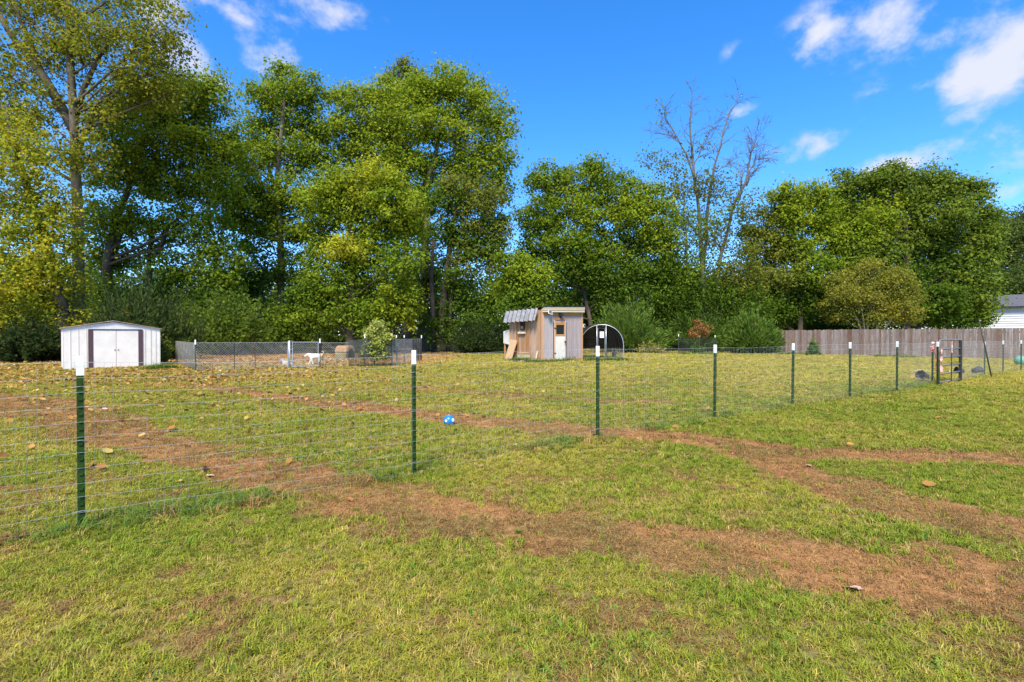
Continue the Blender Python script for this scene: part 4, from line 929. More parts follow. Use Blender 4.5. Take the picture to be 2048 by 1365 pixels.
# ------------------------------------------------------------------ hoop run beside the coop
hp = at(1247, 719.5); hs = hp.y/1024; HW = 86*hs; HH = 70*hs
RA = R(-14); hl = Vector((hp.x - HW*math.cos(RA), hp.y - HW*math.sin(RA), 0))
run = thing('hoop_run', 'arched wire poultry run with dark shade cloth next to the coop', 'poultry run', (hl.x, hl.y, hp.z), RA)
def arch(t):    # 0..1 around, straight sides then an arch
    z0 = HH*.36; 
    if t < .16: return (0, z0*t/.16)
    if t > .84: return (HW, z0*(1-t)/.16)
    a = math.pi*(1 - (t-.16)/.68); return (HW/2 + HW/2*math.cos(a), z0 + (HH-z0)*math.sin(a)**.85 if math.sin(a) > 0 else z0)
HDp = 2.6; slant = -.75
for y in (0, HDp*.33, HDp*.67, HDp):
    m = MB(); m.tube([(arch(i/40)[0] + slant*y*.35, y, arch(i/40)[1] - (.05 if i in (0, 40) else 0)) for i in range(41)], .017, 7); m.build('hoop', GALVTUBE, run, True)
SHADE = screen_mat('brown_shade_cloth', (.03,.024,.02), .97); MESHD = screen_mat('dark_mesh', (.009,.008,.007), .8)
m = MB(); vs = []; fs = []
for i in range(31):
    t_ = .12 + .76*i/30; ax, az = arch(t_)
    ox, oz = (ax-HW/2)*.02, .022
    for y in (0.02, HDp): vs.append((ax + slant*y*.35 + ox, y, az + oz))
    if i: o = (i-1)*2; fs.append((o, o+2, o+3, o+1))
m.add(vs, fs); cv = m.build('shade_cover', SHADE, run, True); sd_ = cv.modifiers.new('thick', 'SOLIDIFY'); sd_.thickness = .006
m = MB(); vs = [(HW/2 + slant*HDp*.35, HDp+.02, HH*.3)]; ring = []
for i in range(31): ax, az = arch(.1 + .8*i/30); vs.append((ax + slant*HDp*.35, HDp+.02, az))
m.add(vs, [(0, i+1, i+2) for i in range(30)]); m.build('back_cloth', SHADE, run)
dxa, dxb = HW*.385, HW*.60
for (xa, wd) in ((dxa, .018), (dxb, .018)):
    zt = HH*.985; m = MB(); m.tube([(xa, -.005, -.05), (xa, -.005, zt)], .018, 7); m.build('door_post', GALVTUBE, run, True)
m = MB(); vs = []; fs = []          # front mesh, upper two thirds, left and right of the door
for (ta, tb2, xs_) in ((.13, .47, dxa), (.56, .87, dxb)):
    o = len(vs); n = 16
    for i in range(n+1):
        ax, az = arch(ta + (tb2-ta)*i/n); ax = min(ax, dxa) if xs_ == dxa else max(ax, dxb); vs += [(ax, .004, az), (ax, .004, HH*.33)]
        if i: k = o + (i-1)*2; fs.append((k, k+2, k+3, k+1))
m.add(vs, fs); m.build('front_mesh', MESHD, run)
dr = MB(); zt = HH*.90
dr.tube([(dxa+.05,-.03,.05),(dxa+.05,-.03,zt),(dxb-.05,-.03,zt),(dxb-.05,-.03,.05),(dxa+.05,-.03,.05)], .013, 6); hd = dr.build('door', GALVTUBE, run)
m = MB(); m.add([(dxa+.06,-.028,HH*.33),(dxb-.06,-.028,HH*.33),(dxb-.06,-.028,zt-.01),(dxa+.06,-.028,zt-.01)], [(0,1,2,3)]); m.build('door_mesh', MESHD, hd)
m = MB(); m.box(dxa+.15, dxb-.10, -.05, -.045, HH*.62, HH*.80); nt = m.build('notice', mat('notice_paper', (.78,.73,.76), .7, .05), hd)
for k in range(4): m = MB(); m.box(dxa+.17, dxb-.12, -.0525, -.0505, HH*.65+k*.045*1.0, HH*.65+k*.045+.012); m.build('print_line', mat('notice_ink', (.45,.2,.22), .7), nt)
wires = MB()                # open wire on the lower part, front and right side
for k in range(1, 12):
    z = HH*.33*k/12; wires.tube([(0, 0, z), (dxa, 0, z)], .002, 3, False); wires.tube([(dxb, 0, z), (HW, 0, z)], .002, 3, False); wires.tube([(HW, 0, z), (HW + slant*HDp*.35, HDp, z)], .002, 3, False)
for k in range(40):
    x = HW*k/40
    if x < dxa or x > dxb: wires.tube([(x, 0, 0), (x, 0, HH*.34)], .002, 3, False)
for k in range(40):
    s_ = k/40; wires.tube([(HW + slant*HDp*.35*s_, HDp*s_, 0), (HW + slant*HDp*.35*s_, HDp*s_, HH*.36)], .002, 3, False)
o = wires.build('wire_mesh', GALV, run); o['kind'] = 'stuff'
# the bench in the run
bp = at(1226, 717); bench = thing('feeder_bench', 'orange wooden bench standing in the hoop run', 'bench', (bp.x, bp.y + .5, gz(bp.x, bp.y)), R(10))
m = MB(); m.box(-.33,.28,-.14,.14,.30,.335); m.build('seat', TRIMW, bench)
for x in (.1,): m = MB(); m.box(x,x+.14,-.12,.12,-.03,.2995); m.build('leg', ORANGEW, bench)
m = MB(); m.box(-.3,-.26,-.12,.12,-.03,.2995); m.build('leg', ORANGEW, bench)
m = MB(); m.box(.2805,.31,-.14,.14,.22,.40); m.build('end_board', TRIMW, bench)

# ------------------------------------------------------------------ chain link kennel
def seg_frame(a, b): d = Vector((b.x-a.x, b.y-a.y, 0)); return d.length, math.atan2(d.y, d.x)
CHAIN = mat('chain_wire', (.50,.50,.48), .5, .15, 20, metal=.5)
def chain_panel(a, b, z0, z1, label, pitch=.085, group='chain link panels of the kennel', frame=False):
    L, an = seg_frame(a, b); root = thing('chain_link_fence', label, 'chain link fence', a, an, group)
    m = MB(); H = z1 - z0; x = -H
    while x < L:
        for s in (1, -1):
            p, q = ((x, z0), (x+H, z1)) if s == 1 else ((x, z1), (x+H, z0))
            (xa, za), (xb, zb) = p, q
            if xa < 0: za += (zb-za)*(0-xa)/(xb-xa); xa = 0
            if xb > L: zb = za + (zb-za)*(L-xa)/(xb-xa); xb = L
            if xb - xa > .01: m.tube([(xa, .004*s, za), (xb, .004*s, zb)], .003, 3, False)
        x += pitch
    o = m.build('wire_netting', CHAIN, root); o['kind'] = 'stuff'
    t_ = MB(); t_.tube([(0, 0, z1), (L, 0, z1)], .004 if not frame else .018, 6); t_.build('top_wire', CHAIN if not frame else GALVTUBE, root)
    t_ = MB(); t_.tube([(0, 0, z0), (L, 0, z0)], .004, 4); t_.build('bottom_wire', CHAIN, root)
    return root
K = [at(391, 743), at(579, 737), at(640, 735), at(697, 735), at(785, 734)]
def ztop(p, py): return P(0, py, p.y).z - p.z
h1 = ztop(K[0], 686)
chain_panel(K[0], K[1], .05, h1, 'long chain link panel between the netting and the metal kennel gate')
chain_panel(K[2], K[3], .05, ztop(K[2], 686), 'chain link panel between the kennel gate and the dark netting')
kb = at(843, 721)
chain_panel(K[4], kb, .05, ztop(K[4], 679), 'chain link panel running back from the pale sapling')
kp = proto
def kpost(p, top, label, tip=.1):
    h = ztop(p, top); o = thing('kennel_post', label, 'fence post', p, group='white tipped kennel posts')
    m = MB(); m.box(-.02,.02,-.004,.004,-.1,h-tip); m.box(-.004,.004,.0045,.034,-.1,h-tip); m.build('shaft', mat('dark_post', (.03,.045,.03), .6), o)
    m = MB(); m.box(-.021,.021,-.005,.005,h-tip+.0005,h); m.box(-.005,.005,.0055,.035,h-tip+.0005,h); m.build('white_tip', WHITEPAINT, o)
kpost(K[0], 680, 'white tipped kennel post where netting meets chain link', .16)
kpost(K[2], 678, 'white tipped kennel post in front of the dog', .16)
kpost(K[3].lerp(K[4], .37), 669, 'white tipped kennel post beside the pale sapling', .14)
kpost(K[4] + Vector((-.02,.05,0)), 668, 'white tipped kennel post at the corner of the dark netting', .14)
kpost(at(793, 727), 671, 'white tipped kennel post just behind the corner', .1)
kpost(at(808.5, 725), 671, 'white tipped kennel post along the run back', .1)
kpost(kb, 671, 'white tipped kennel post at the end of the run back', .13)
for q, lab in ((.4, 'thin dark stake holding the long chain link panel'), (.62, 'rusty stake holding the long chain link panel')):
    p = K[0].lerp(K[1], q); o = thing('stake', lab, 'stake', (p.x, p.y, gz(p.x, p.y))); m = MB(); m.tube([(0,0,-.1),(0,0,h1*.97)], .013, 5); m.build('rod', mat('dark_post', (.03,.045,.03)) if q < .5 else mat('rusty_rod', (.13,.06,.03), .8), o)
# kennel gate
L, an = seg_frame(K[1], K[2]); hg = ztop(K[1], 685)
kg = thing('kennel_gate', 'galvanised chain link gate with square tube frame', 'gate', K[1], an)
m = MB(); m.tube([(.10,0,.06),(.10,0,hg),(L-.06,0,hg),(L-.06,0,.06),(.10,0,.06)], .021, 7); m.build('frame', GALVTUBE, kg)
m = MB(); x = -hg
while x < L:
    for s in (1, -1):
        (xa, za), (xb, zb) = ((x, .07), (x+hg-.07, hg)) if s == 1 else ((x, hg), (x+hg-.07, .07))
        if xa < .11: za += (zb-za)*(.11-xa)/(xb-xa); xa = .11
        if xb > L-.07: zb = za + (zb-za)*(L-.07-xa)/(xb-xa); xb = L-.07
        if xb-xa > .01: m.tube([(xa,.004*s,za),(xb,.004*s,zb)], .003, 3, False)
    x += .085
o = m.build('wire_netting', CHAIN, kg); o['kind'] = 'stuff'
m = MB(); m.tube([(0,0,-.1),(0,0,hg+.06)], .035, 9); m.build('gate_post', GALVTUBE, kg, True)
m = MB(); m.box(-.06,-.038,-.03,.03,-.05,hg+.04); m.build('tension_bar', GALVTUBE, kg)
for z in (.25, hg*.72): m = MB(); m.tube([(.0355,0,z),(.0785,0,z)], .012, 6); m.build('hinge', GALVTUBE, kg)
m = MB(); m.box(L-.04,L+.05,-.05,-.02,hg*.66,hg*.95); m.build('latch', BLACK, kg)
# netting sheets
def sheet(a, b, za, zb, label, m_, name='netting_sheet', n=14, wav=.03, z00=.03):
    L, an = seg_frame(a, b); root = thing(name, label, 'netting', a, an); mm = MB(); vs = []; fs = []
    for i in range(n+1):
        s = i/n; x = L*s; zt = za + (zb-za)*s; w = wav*math.sin(i*1.9)
        vs += [(x, w, z00), (x, w*1.5 + .02*math.sin(i), z00 + zt*.5), (x, w*.6, zt)]
        if i: o = (i-1)*3; fs += [(o, o+3, o+4, o+1), (o+1, o+4, o+5, o+2)]
    mm.add(vs, fs); o = mm.build('net', m_, root, True); sdm = o.modifiers.new('thick', 'SOLIDIFY'); sdm.thickness = .003
    return root
n0 = at(351, 728)
sheet(n0, K[0], ztop(n0, 682), ztop(K[0], 689), 'grey plastic netting stretched from the bush to the kennel post', screen_mat('grey_net', (.30,.30,.28), .34))
sheet(K[3], K[4], ztop(K[3], 681), ztop(K[4], 677), 'dark green netting tied along the kennel front beside the doghouse', screen_mat('green_net', (.08,.09,.085), .32))
sheet(K[4].lerp(kb, .62), kb, ztop(K[4].lerp(kb,.62), 678), ztop(kb, 678), 'dark netting tied at the end of the kennel run', screen_mat('black_net', (.05,.05,.045), .4))
# doghouse
dp = at(680, 719); dsz = dp.y/1024; DW = 27*dsz; dh = thing('doghouse', 'rounded plastic doghouse with tan roof and olive base', 'doghouse', dp, R(-22))
DTAN = mat('doghouse_tan', (.33,.20,.105), .7, .2, 5); DOL = mat('doghouse_olive', (.20,.185,.085), .7, .2, 5)
hb = .32; DD = .75
m = MB(); m.hexa([(-DW/2,0,-.02),(DW/2,0,-.02),(DW/2,DD,-.02),(-DW/2,DD,-.02)], [(-DW/2-.03,-.02,hb),(DW/2+.03,-.02,hb),(DW/2+.03,DD+.02,hb),(-DW/2-.03,DD+.02,hb)]); o = m.build('base', DOL, dh); o.modifiers.new('b','BEVEL').width = .04
m = MB(); m.hexa([(-DW/2-.05,-.04,hb+.001),(DW/2+.05,-.04,hb+.001),(DW/2+.05,DD+.04,hb+.001),(-DW/2-.05,DD+.04,hb+.001)], [(-DW/2+.02,.05,hb+.36),(DW/2-.02,.05,hb+.36),(DW/2-.02,DD-.05,hb+.36),(-DW/2+.02,DD-.05,hb+.36)]); o = m.build('roof', DTAN, dh); q = o.modifiers.new('b','BEVEL'); q.width = .1; q.segments = 4
m = MB(); vs = [(DW/2+.058, DD*.5+.2*math.cos(a), .2+.33*max(math.sin(a), -.5)) for a in [2*math.pi*k/20 for k in range(20)]]
m.add(vs + [(v[0]-.12, v[1], v[2]) for v in vs], [tuple(range(20))] + [(i, (i+1) % 20, (i+1) % 20 + 20, i+20) for i in range(20)]); m.build('doorway', BLACK, dh)  # black disc on the wall stands for the darkness inside the opening

# ------------------------------------------------------------------ dogs
def skin_animal(name, label, loc, rz, V, E, Rd, m_, scale=1.0):
    me = bpy.data.meshes.new(name); me.from_pydata([Vector(v)*scale for v in V], E, []); me.update()
    o = link(name, me, m_); o.location = loc; o.rotation_euler = (0, 0, rz)
    md = o.modifiers.new('skin', 'SKIN'); md.use_smooth_shade = True
    sk = me.skin_vertices[0].data
    for i, r_ in enumerate(Rd): sk[i].radius = ((r_[0] if isinstance(r_, tuple) else r_)*scale, (r_[1] if isinstance(r_, tuple) else r_)*scale); sk[i].use_root = (i == 0)
    o.modifiers.new('sub', 'SUBSURF').levels = 2; o.modifiers['sub'].render_levels = 2
    return tag(o, label, 'dog')
FUR = bpy.data.materials.new('white_and_tan_fur'); FUR.use_nodes = True; t_ = FUR.node_tree
tcf = t_.nodes.new('ShaderNodeTexCoord'); sp = t_.nodes.new('ShaderNodeSeparateXYZ'); nf = t_.nodes.new('ShaderNodeTexNoise'); nf.inputs['Scale'].default_value = 7
ad = t_.nodes.new('ShaderNodeMath'); ad.operation = 'MULTIPLY_ADD'; ad.inputs[1].default_value = .12
rf = t_.nodes.new('ShaderNodeMapRange'); rf.inputs['From Min'].default_value = .14; rf.inputs['From Max'].default_value = .17
mf = t_.nodes.new('ShaderNodeMix'); mf.data_type = 'RGBA'; mf.inputs['A'].default_value = (.78,.74,.68,1); mf.inputs['B'].default_value = (.52,.33,.15,1)
t_.links.new(tcf.outputs['Object'], sp.inputs[0]); t_.links.new(tcf.outputs['Object'], nf.inputs['Vector']); t_.links.new(nf.outputs['Fac'], ad.inputs[0]); t_.links.new(sp.outputs['X'], ad.inputs[2])
t_.links.new(ad.outputs[0], rf.inputs['Value']); t_.links.new(rf.outputs[0], mf.inputs['Factor']); t_.links.new(mf.outputs['Result'], t_.nodes['Principled BSDF'].inputs['Base Color']); t_.nodes['Principled BSDF'].inputs['Roughness'].default_value = .9
dgp = at(637, 731.5)
# faces -x, walking with its head low; a curled tail
V = [(.10,0,.40),(-.06,0,.385),(-.22,0,.38),(-.31,0,.40),(-.38,0,.435),(-.43,0,.42),(-.50,0,.375),(-.545,0,.345),      # 0-7 pelvis..muzzle
     (.17,0,.45),(.20,0,.52),(.16,0,.565),(.11,0,.545),                                                                    # 8-11 tail
     (.12,.06,.30),(.16,.065,.19),(.225,.065,.11),(.215,.065,.015),(.19,.065,.008),                                         # 12-16 hind leg, stretched back
     (.08,-.06,.30),(.04,-.065,.20),(.09,-.065,.11),(.07,-.065,.015),(.04,-.065,.008),                                      # 17-21 other hind leg
     (-.27,.055,.29),(-.32,.055,.17),(-.37,.055,.09),(-.40,.055,.012),(-.43,.055,.008),                                     # 22-26 front leg reaching
     (-.25,-.055,.28),(-.22,-.055,.17),(-.20,-.055,.09),(-.17,-.055,.012),(-.20,-.055,.008),                                # 27-31 front leg trailing
     (-.41,.06,.46),(-.385,.085,.40),(-.41,-.06,.46),(-.385,-.085,.40)]                                                    # 32-35 drop ears
E = [(0,1),(1,2),(2,3),(3,4),(4,5),(5,6),(6,7),(0,8),(8,9),(9,10),(10,11),(0,12),(12,13),(13,14),(14,15),(15,16),(0,17),(17,18),(18,19),(19,20),(20,21),
     (2,22),(22,23),(23,24),(24,25),(25,26),(2,27),(27,28),(28,29),(29,30),(30,31),(5,32),(32,33),(5,34),(34,35)]
Rd = [.085,.085,.105,.075,.06,.065,.038,.026,.028,.02,.017,.012,.06,.032,.02,.018,.02,.06,.032,.02,.018,.02,.05,.028,.019,.018,.02,.05,.028,.019,.018,.02,.018,.014,.018,.014]
dog = skin_animal('dog', 'white dog with tan rump walking behind the kennel gate, tail curled up', dgp, R(6), V, E, Rd, FUR, 1.0)
def eyes(o, pts, r_=.011):
    for p in pts:
        m = MB(); m.tube([Vector(p)-Vector((0,0,r_)), Vector(p)-Vector((0,0,r_*.5)), p, Vector(p)+Vector((0,0,r_*.5)), Vector(p)+Vector((0,0,r_))], [r_*.2,r_*.85,r_,r_*.85,r_*.2], 8); m.build('eye', BLACK, o, True)
eyes(dog, [(-.468,.04,.415),(-.468,-.04,.415)]); m = MB(); m.tube([(-.562,0,.335),(-.568,0,.348),(-.562,0,.362)], [.008,.014,.008], 8); m.build('nose', BLACK, dog, True)
# a second dog resting by the gate post
V2 = [(.16,0,.12),(.05,0,.14),(-.08,0,.15),(-.15,0,.19),(-.19,0,.26),(-.23,0,.29),(-.29,0,.27),(-.33,0,.255),(.24,0,.09),(.32,.05,.05),
      (.15,.09,.08),(.06,.12,.04),(.12,.13,.02),(.15,-.09,.08),(.06,-.12,.04),(.12,-.13,.02),(-.12,.07,.06),(-.2,.07,.03),(-.28,.07,.025),(-.12,-.07,.06),(-.2,-.07,.03),(-.28,-.07,.025),(-.2,.045,.345),(-.2,-.045,.345)]
E2 = [(0,1),(1,2),(2,3),(3,4),(4,5),(5,6),(6,7),(0,8),(8,9),(0,10),(10,11),(11,12),(0,13),(13,14),(14,15),(2,16),(16,17),(17,18),(2,19),(19,20),(20,21),(5,22),(5,23)]
R2 = [.09,.1,.095,.07,.055,.058,.035,.024,.025,.015,.06,.03,.022,.06,.03,.022,.045,.027,.024,.045,.027,.024,.016,.016]
dog2 = skin_animal('dog', 'small grey dog lying on the ground beside the kennel gate post', at(574, 733), R(-8), V2, E2, R2, mat('grey_fur', (.30,.285,.27), .9, .3, 9, c2=(.52,.44,.41)), .9)
eyes(dog2, [(-.235,.033,.27),(-.235,-.033,.27)], .009)
m = MB(); m.tube([(-.318,0,.225),(-.325,0,.235),(-.318,0,.245)], [.006,.011,.006], 8); m.build('nose', BLACK, dog2, True)

# ------------------------------------------------------------------ saplings
def sapling(name, label, px, py, top, lobes, Y, pal, leaf, dens, seed, r0=.03, per=26, clump=.2):
    return tree(name, label, Y, [(px, py), (px+1, (py+top)/2), (px, top)], r0, lobes, pal, leaf, dens, per, seed, clump, BARK, twig=True)
ps = at(748, 733); sapling('sapling', 'pale variegated sapling in front of the dark netting', 748, 733, 660, [(760,655,14,12,0),(745,668,15,12,0),(768,675,14,12,0),(755,690,18,12,0),(742,702,16,10,0),(760,708,16,9,0),(728,708,8,6,0),(735,690,8,10,0)], ps.y - .15, [(.25,.33,.06), (.52,.52,.14)], .10, 2.2, 51, clump=.15)
pr = at(1398, 706.5); sapling('sapling', 'rust coloured sapling inside its wire cage', 1398, 706, 650, [(1397,650,14,9,0),(1390,664,11,9,0),(1404,662,12,9,0),(1412,668,9,7,0),(1420,655,5,8,0),(1386,672,6,6,0)], pr.y, [(.32,.14,.05), (.50,.28,.09)], .13, 1.0, 52, .03, 14, .2)
# green sprouts at the foot of the rust sapling
shrub('weed_clump', 'bright green weeds at the foot of the caged sapling', 1396, 708, 30, 24, pr.y - .2, [(.08,.17,.025), (.15,.25,.04)], 40, .2, 53, .3, .5, 14)
# cage: three stakes and dark wire sheets
cg = [at(1357, 707), at(1399, 705), at(1430, 707)]
for p, tp_, lab in zip(cg, (669, 671, 671), ('left', 'rear', 'right')):
    h = ztop(p, tp_); o = thing('cage_post', 'white tipped stake at the %s of the sapling cage' % {'left':'hoop run side', 'rear':'back', 'right':'plank fence side'}[lab], 'fence post', p, group='sapling cage stakes')
    m = MB(); m.box(-.03,.03,-.005,.005,-.1,h-.16); m.box(-.005,.005,.0055,.04,-.1,h-.16); m.build('shaft', mat('dark_post', (.03,.045,.03)), o)
    m = MB(); m.box(-.031,.031,-.006,.006,h-.1595,h); m.box(-.006,.006,.0065,.041,h-.1595,h); m.build('white_tip', WHITEPAINT, o)
CN = screen_mat('cage_net', (.05,.055,.05), .38)
cage = thing('sapling_cage', 'dark wire cage around the rust coloured sapling', 'cage', cg[0])
for a, b in ((0, 1), (1, 2), (0, 2)):
    A_, B_ = cg[a] - cg[0], cg[b] - cg[0]; m = MB(); H_ = 1.13
    if (a, b) == (0, 2): A_ = A_ + Vector((0, -.5, 0)); B_ = B_ + Vector((0, -.5, 0))
    for k in range(13): z = H_*k/12 + .03; m.tube([A_ + Vector((0,0,z)), B_ + Vector((0,0,z))], .006, 3, False)
    nn = max(6, int((B_-A_).length/.12))
    for k in range(nn+1): q = A_.lerp(B_, k/nn); m.tube([q + Vector((0,0,0)), q + Vector((0,0,H_+.03))], .005, 3, False)
    o = m.build('wire_side', mat('dark_wire', (.05,.055,.05), .6), cage); o['kind'] = 'stuff'

# ------------------------------------------------------------------ brush pile and other things at the back
def brush():
    r = np.random.default_rng(8); p = at(555, 702); p = Vector((p.x, 33.0, 0)); p.x = P(553, 673, 33).x; p.z = gz(p.x, p.y)
    root = thing('brush_pile', 'pile of dry grey branches behind the chain link fence', 'brush pile', p)
    for k in range(90):
        a = r.uniform(0, 6.28); rr = r.uniform()**.5; x, y = rr*math.cos(a)*.95, rr*math.sin(a)*.8; z = (1 - rr)*.8*r.uniform(.2, 1) + .06
        d = Vector((r.normal(), r.normal()*.6, abs(r.normal())*.35 + (.9 if k % 9 == 0 else 0))).normalized()*r.uniform(.4, 1.0)
        q = Vector((x, y, z)); s = q - d*.5; s.z = max(s.z, .02); m = MB(); m.tube([s, q + Vector((0, 0, .04)), q + d*.5], [.03, .022, .008], 4); m.build('stick', DEADBARK, root)
brush()
def bucket(label, px, py, rz, tilt, size, name='feed_tub'):
    p = at(px, py); o = thing(name, label, 'tub', (p.x, p.y, p.z), rz, 'black rubber tubs lying on the lawn')
    n = 20; m = MB(); vs = []; fs = []
    prof = [(.0, .72), (.5, .86), (.96, 1.0), (1.0, 1.06), (1.0, .98), (.95, .93), (.08, .66)]
    for (h_, rr) in prof:
        for k in range(n): a = 2*math.pi*k/n; vs.append((size*.5*rr*math.cos(a), size*.5*rr*math.sin(a), h_*size*.8))
    for i in range(len(prof)-1):
        for k in range(n): fs.append((i*n+k, i*n+(k+1) % n, (i+1)*n+(k+1) % n, (i+1)*n+k))
    fs.append(tuple(range(n-1, -1, -1))); fs.append(tuple((len(prof)-1)*n+k for k in range(n)))
    M_ = Matrix.Translation((0, 0, size*.46)) @ Euler((0, tilt, 0)).to_matrix().to_4x4(); m.add([M_ @ Vector(v) for v in vs], fs)
    b = m.build('bowl', mat('black_rubber', (.035,.035,.036), .65, .3, 9), o, True); zmin = min((v.co.z for v in b.data.vertices)); b.location.z = -zmin - .015
    hm = MB(); hm.tube([M_ @ Vector((size*.5*math.cos(a), size*.53*math.sin(a), size*.8 + .12*math.sin(a*1.0))) for a in [math.pi*k/10 for k in range(11)]], .005, 5); h_ = hm.build('handle', GALV, o); h_.location.z = b.location.z
bucket('black rubber tub tipped over beside the ribbon post', 1852, 760, R(12), R(-72), .29)
bucket('black rubber tub tipped over behind the gate latch', 1926, 749, R(-15), R(-78), .28)
bucket('black rubber tub lying next to the one behind the gate', 1948, 748, R(8), R(82), .28)
def uvsphere(r_, n=24, m_=16, flat=1.0):
    mm = MB(); vs = [(0, 0, r_*flat)]; fs = []
    for i in range(1, m_):
        a = math.pi*i/m_
        for k in range(n): b = 2*math.pi*k/n; vs.append((r_*math.sin(a)*math.cos(b), r_*math.sin(a)*math.sin(b), r_*math.cos(a)*flat))
    vs.append((0, 0, -r_*flat))
    for k in range(n): fs.append((0, 1+k, 1+(k+1) % n))
    for i in range(m_-2):
        for k in range(n): o = 1+i*n; fs.append((o+k, o+n+k, o+n+(k+1) % n, o+(k+1) % n))
    o = 1+(m_-2)*n
    for k in range(n): fs.append((o+(k+1) % n, o+k, o+n))
    return mm.add(vs, fs)
# blue ball, half sunk in the grass, with white patches
bp = at(898, 850); br_ = 11.5*bp.y/1024
ball = thing('blue_ball', 'small bright blue ball with white patches on the worn track', 'ball', (bp.x, bp.y, bp.z + br_*.72))
bs = uvsphere(br_).build('shell', mat('ball_blue', (.01,.17,.50), .35, .15, 8, spec=.5), ball, True)
def patch(d, r_, sz, name, m_, parent):
    d = Vector(d).normalized(); u = d.orthogonal().normalized(); w = d.cross(u); vs = [d*r_*1.012]; fs = []
    for k in range(12): a = 2*math.pi*k/12; vs.append((d + u*sz*math.cos(a) + w*sz*math.sin(a)).normalized()*r_*1.008)
    fs = [(0, 1+k, 1+(k+1) % 12) for k in range(12)]; mm = MB(); mm.add(vs, fs); mm.build(name, m_, parent)
WP = mat('ball_white', (.8,.84,.86), .45, .05)
patch((-.42,-.9,.12), br_, .22, 'white_patch', WP, ball); patch((.86,-.6,.22), br_, .34, 'white_patch', WP, ball); patch((.3,.4,.8), br_, .25, 'white_patch', WP, ball)
m = MB(); m.tube([(0,0,br_*.99),(0,0,br_*1.04),(0,0,br_*1.06)], [br_*.1,br_*.09,br_*.02], 8); m.build('valve', WP, ball)
# green ball at the edge
tp_ = at(2041, 731); tr = 10*tp_.y/1024
gball = thing('green_ball', 'large mint green play ball on the lawn by the plank fence', 'ball', (tp_.x, tp_.y, tp_.z + tr*.93)); uvsphere(tr).build('shell', mat('ball_green', (.12,.30,.21), .4, .1, 5, spec=.4), gball, True)
for k in range(3):
    m = MB(); m.tube([Matrix.Rotation(math.pi*k/3, 3, 'Z') @ Vector((tr*1.002*math.cos(a), 0, tr*1.002*math.sin(a))) for a in [2*math.pi*q/32 for q in range(33)]], tr*.025, 5, False); m.build('seam', mat('ball_seam', (.10,.30,.20), .5), gball, True)
# red pail
rp = at(1470, 707); pail = thing('red_pail', 'red pail with pale base near the end of the plank fence', 'pail', rp)
n = 16; m = MB(); vs = []; fs = []
prof = [(0,.13),(.2,.15),(.36,.18),(.375,.19),(.36,.165),(.05,.12)]
for h_, r_ in prof:
    for k in range(n): a = 2*math.pi*k/n; vs.append((r_*math.cos(a), r_*math.sin(a), h_))
for i in range(len(prof)-1):
    for k in range(n): fs.append((i*n+k, i*n+(k+1) % n, (i+1)*n+(k+1) % n, (i+1)*n+k))
fs.append(tuple(range(n-1,-1,-1))); fs.append(tuple((len(prof)-1)*n+k for k in range(n))); m.add(vs, fs); pb = m.build('bucket', mat('pail_red', (.55,.03,.03), .45, .15, 6), pail, True)
m = MB(); m.tube([(.18*math.cos(a), 0, .36+.2*math.sin(a)) for a in [math.pi*k/12 for k in range(13)]], .006, 5); m.build('handle', GALV, pail)
m = MB(); m.tube([(0,0,-.01),(0,0,.07)], .137, 16); m.build('base_band', mat('pail_white', (.75,.72,.7), .5), pail)

# ------------------------------------------------------------------ plank fence and neighbour's house
FA = P(1533, 673, 40.5); FB = P(2040, 673, 29.8); FA.z = 0; FB.z = 0
fv = (FB - FA); FL = fv.length; FL2 = FL + 4.5; fa = math.atan2(fv.y, fv.x)
pf = thing('plank_fence', 'tall weathered wooden plank fence closing the yard', 'fence', (FA.x, FA.y, 0), fa)
PLANK = mat('weathered_fence_plank', (.135,.10,.085), .92, .35, 2.6, c2=(.27,.225,.205), stretch=(7,7,.9), rand=.28, bump=.3)
DARKPL = mat('stained_fence_plank', (.12,.075,.055), .92, .35, 2.6, c2=(.22,.16,.13), stretch=(7,7,.9), rand=.28, bump=.3)
pm = []
for k in range(5):
    m = MB(); w = .138; e = .03; h = 1.83
    m.add([(0,0,0),(w,0,0),(w,0,h-e),(w-e,0,h),(e,0,h),(0,0,h-e),(0,.018,0),(w,.018,0),(w,.018,h-e),(w-e,.018,h),(e,.018,h),(0,.018,h-e)],
          [(0,1,2,3,4,5),(11,10,9,8,7,6)] + [(i,(i+6),(i+1) % 6 + 6,(i+1) % 6) for i in range(6)])
    me = bpy.data.meshes.new('picket'); me.from_pydata(m.v, [], m.f); me.update(); me.materials.append(PLANK if k < 3 else DARKPL); pm.append(me)
x = 0
while x < FL2:
    wx = FA + fv.normalized()*x; o = link('picket', random.choice(pm), None, pf); o.location = (x, random.uniform(-.006,.006), gz(wx.x, wx.y) + random.uniform(-.02,.02)); o.rotation_euler = (0, random.uniform(-.006,.006), 0)
    o.scale = (1, 1, random.uniform(.985, 1.012)); x += .1425
for z in (.3, .95, 1.55): m = MB(); m.box(0, FL2, .0265, .065, z, z+.09); m.build('rail', DARKPL, pf)
for k in range(8): m = MB(); xx = 2.4*k; m.box(xx, xx+.09, .0655, .155, -.1, 1.75); m.build('post', DARKPL, pf)
# birdhouse-like knob on the fence
m = MB(); kx = FL*.66
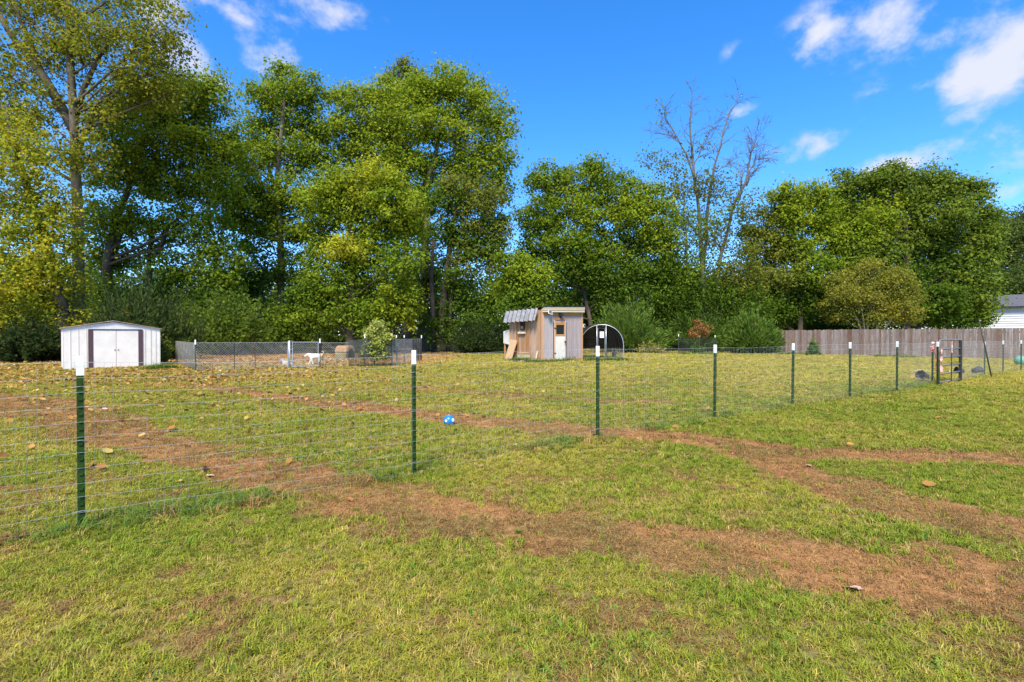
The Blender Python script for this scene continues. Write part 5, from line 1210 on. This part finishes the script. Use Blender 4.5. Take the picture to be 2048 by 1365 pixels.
# house: long wall roughly square to the view, gable roof
HA = P(1853, 673, 62); HL = 15.0; ha_ = R(-41)
house = thing('neighbour_house', 'white clapboard house with dark shingle roof beyond the plank fence', 'house', (HA.x, HA.y, -.05), ha_)
SID = mat('white_siding', (.55,.56,.585), .6, .05, 3)
eave = P(0, 615, 58).z + .05; HDEP = 7.0
m = MB(); m.box(0, HL, .03, HDEP, 0, eave - .02); m.build('wall', SID, house)
z = .2; 
while z < eave - .05:
    m = MB(); m.hexa([(-.01,-.045,z),(HL+.01,-.045,z),(HL+.01,.028,z),(-.01,.028,z)], [(-.01,.012,z+.262),(HL+.01,.012,z+.262),(HL+.01,.028,z+.262),(-.01,.028,z+.262)]); m.build('siding_board', SID, house); z += .266
ROOF = mat('dark_shingle', (.10,.10,.115), .9, .3, 9, bump=.4)
rz_ = eave + 1.5
for s in (0, 1):
    y0, y1 = (-.45, HDEP/2) if s == 0 else (HDEP/2, HDEP+.45); za, zb = (eave, rz_) if s == 0 else (rz_, eave)
    for k in range(8):
        f0, f1 = k/8, (k+1)/8; ya, yb = y0+(y1-y0)*f0, y0+(y1-y0)*f1; zA, zB = za+(zb-za)*f0, za+(zb-za)*f1; l = .012 if s == 0 else .0
        m = MB(); m.hexa([(-.4,ya,zA),(HL+.4,ya,zA),(HL+.4,yb,zB),(-.4,yb,zB)], [(-.4,ya,zA+.06+l),(HL+.4,ya,zA+.06+l),(HL+.4,yb,zB+.05),(-.4,yb,zB+.05)]); m.build('shingle_course', ROOF, house)
m = MB(); m.box(-.4, HL+.4, -.475, -.452, eave-.13, eave+.05); m.build('gutter', mat('dark_gutter', (.03,.03,.035), .5), house)
m = MB(); m.add([(0,.03,eave-.02),(0,HDEP,eave-.02),(0,HDEP/2,rz_-.03)], [(0,1,2)]); m.build('gable', SID, house)

# ------------------------------------------------------------------ single fallen leaves that can be told apart
LF = [mat('leaf_tan', (.32,.205,.10), .8, .25, 12), mat('leaf_pale', (.58,.40,.30), .8, .2, 12), mat('leaf_orange', (.32,.135,.04), .8, .25, 12), mat('leaf_brown', (.10,.05,.022), .85, .3, 12)]
lmesh = []
for k in range(4):
    o = leaf_template('fallen_leaf', 60+k, LF[k]); me = o.data; lmesh.append(me); bpy.data.objects.remove(o)
spots = [(1708,1183,1,.16),(420,955,1,.14),(612,938,1,.12),(375,895,3,.13),(700,1003,2,.12),(1435,890,3,.13),(1463,905,2,.12),(1618,935,0,.14),(1290,911,0,.12),(1214,886,0,.13),(1172,834,0,.16),(1160,843,1,.14),
         (1190,873,0,.16),(1370,856,0,.14),(765,922,2,.13),(840,947,0,.12),(1030,892,1,.14),(545,897,3,.14),(512,900,2,.12),(210,820,1,.17),(350,800,1,.16),(440,775,0,.16),(300,880,3,.14),(135,990,2,.1),(960,935,0,.13),(1540,838,0,.15),(885,862,0,.12),(700,848,0,.14),(1255,1020,0,.09)]
names = ['tan', 'pale', 'orange', 'dark brown']
for px, py, k, s in spots:
    p = at(px, py); o = link('fallen_leaf', lmesh[k], None); o.location = (p.x, p.y, p.z + .012); o.rotation_euler = (random.uniform(-.3,.3), random.uniform(-.3,.3), random.uniform(0, 6.28)); s *= .64; o.scale = (s, s*random.uniform(.7,1.0), s*.8)
    if (px, py) == (1708, 1183): tag(o, 'pale curled leaf lying alone on the edge of the near brown track', 'leaf', 'single fallen leaves')
    else:
        side = (p - POSTS[0]).cross(fdir).z; tmk = float(track_mask(np.array([p.x]), np.array([p.y]))[0])
        tag(o, '%s fallen leaf on the %s %s the wire fence' % (names[k], 'brown track' if tmk > .4 else 'grass', 'inside' if side < 0 else 'outside'), 'leaf', 'single fallen leaves')
print('tris', sum(len(o.data.loops) - 2*len(o.data.polygons) for o in bpy.data.objects if o.type == 'MESH')); print('leaves', NLEAF, 'objects', len(bpy.data.objects))
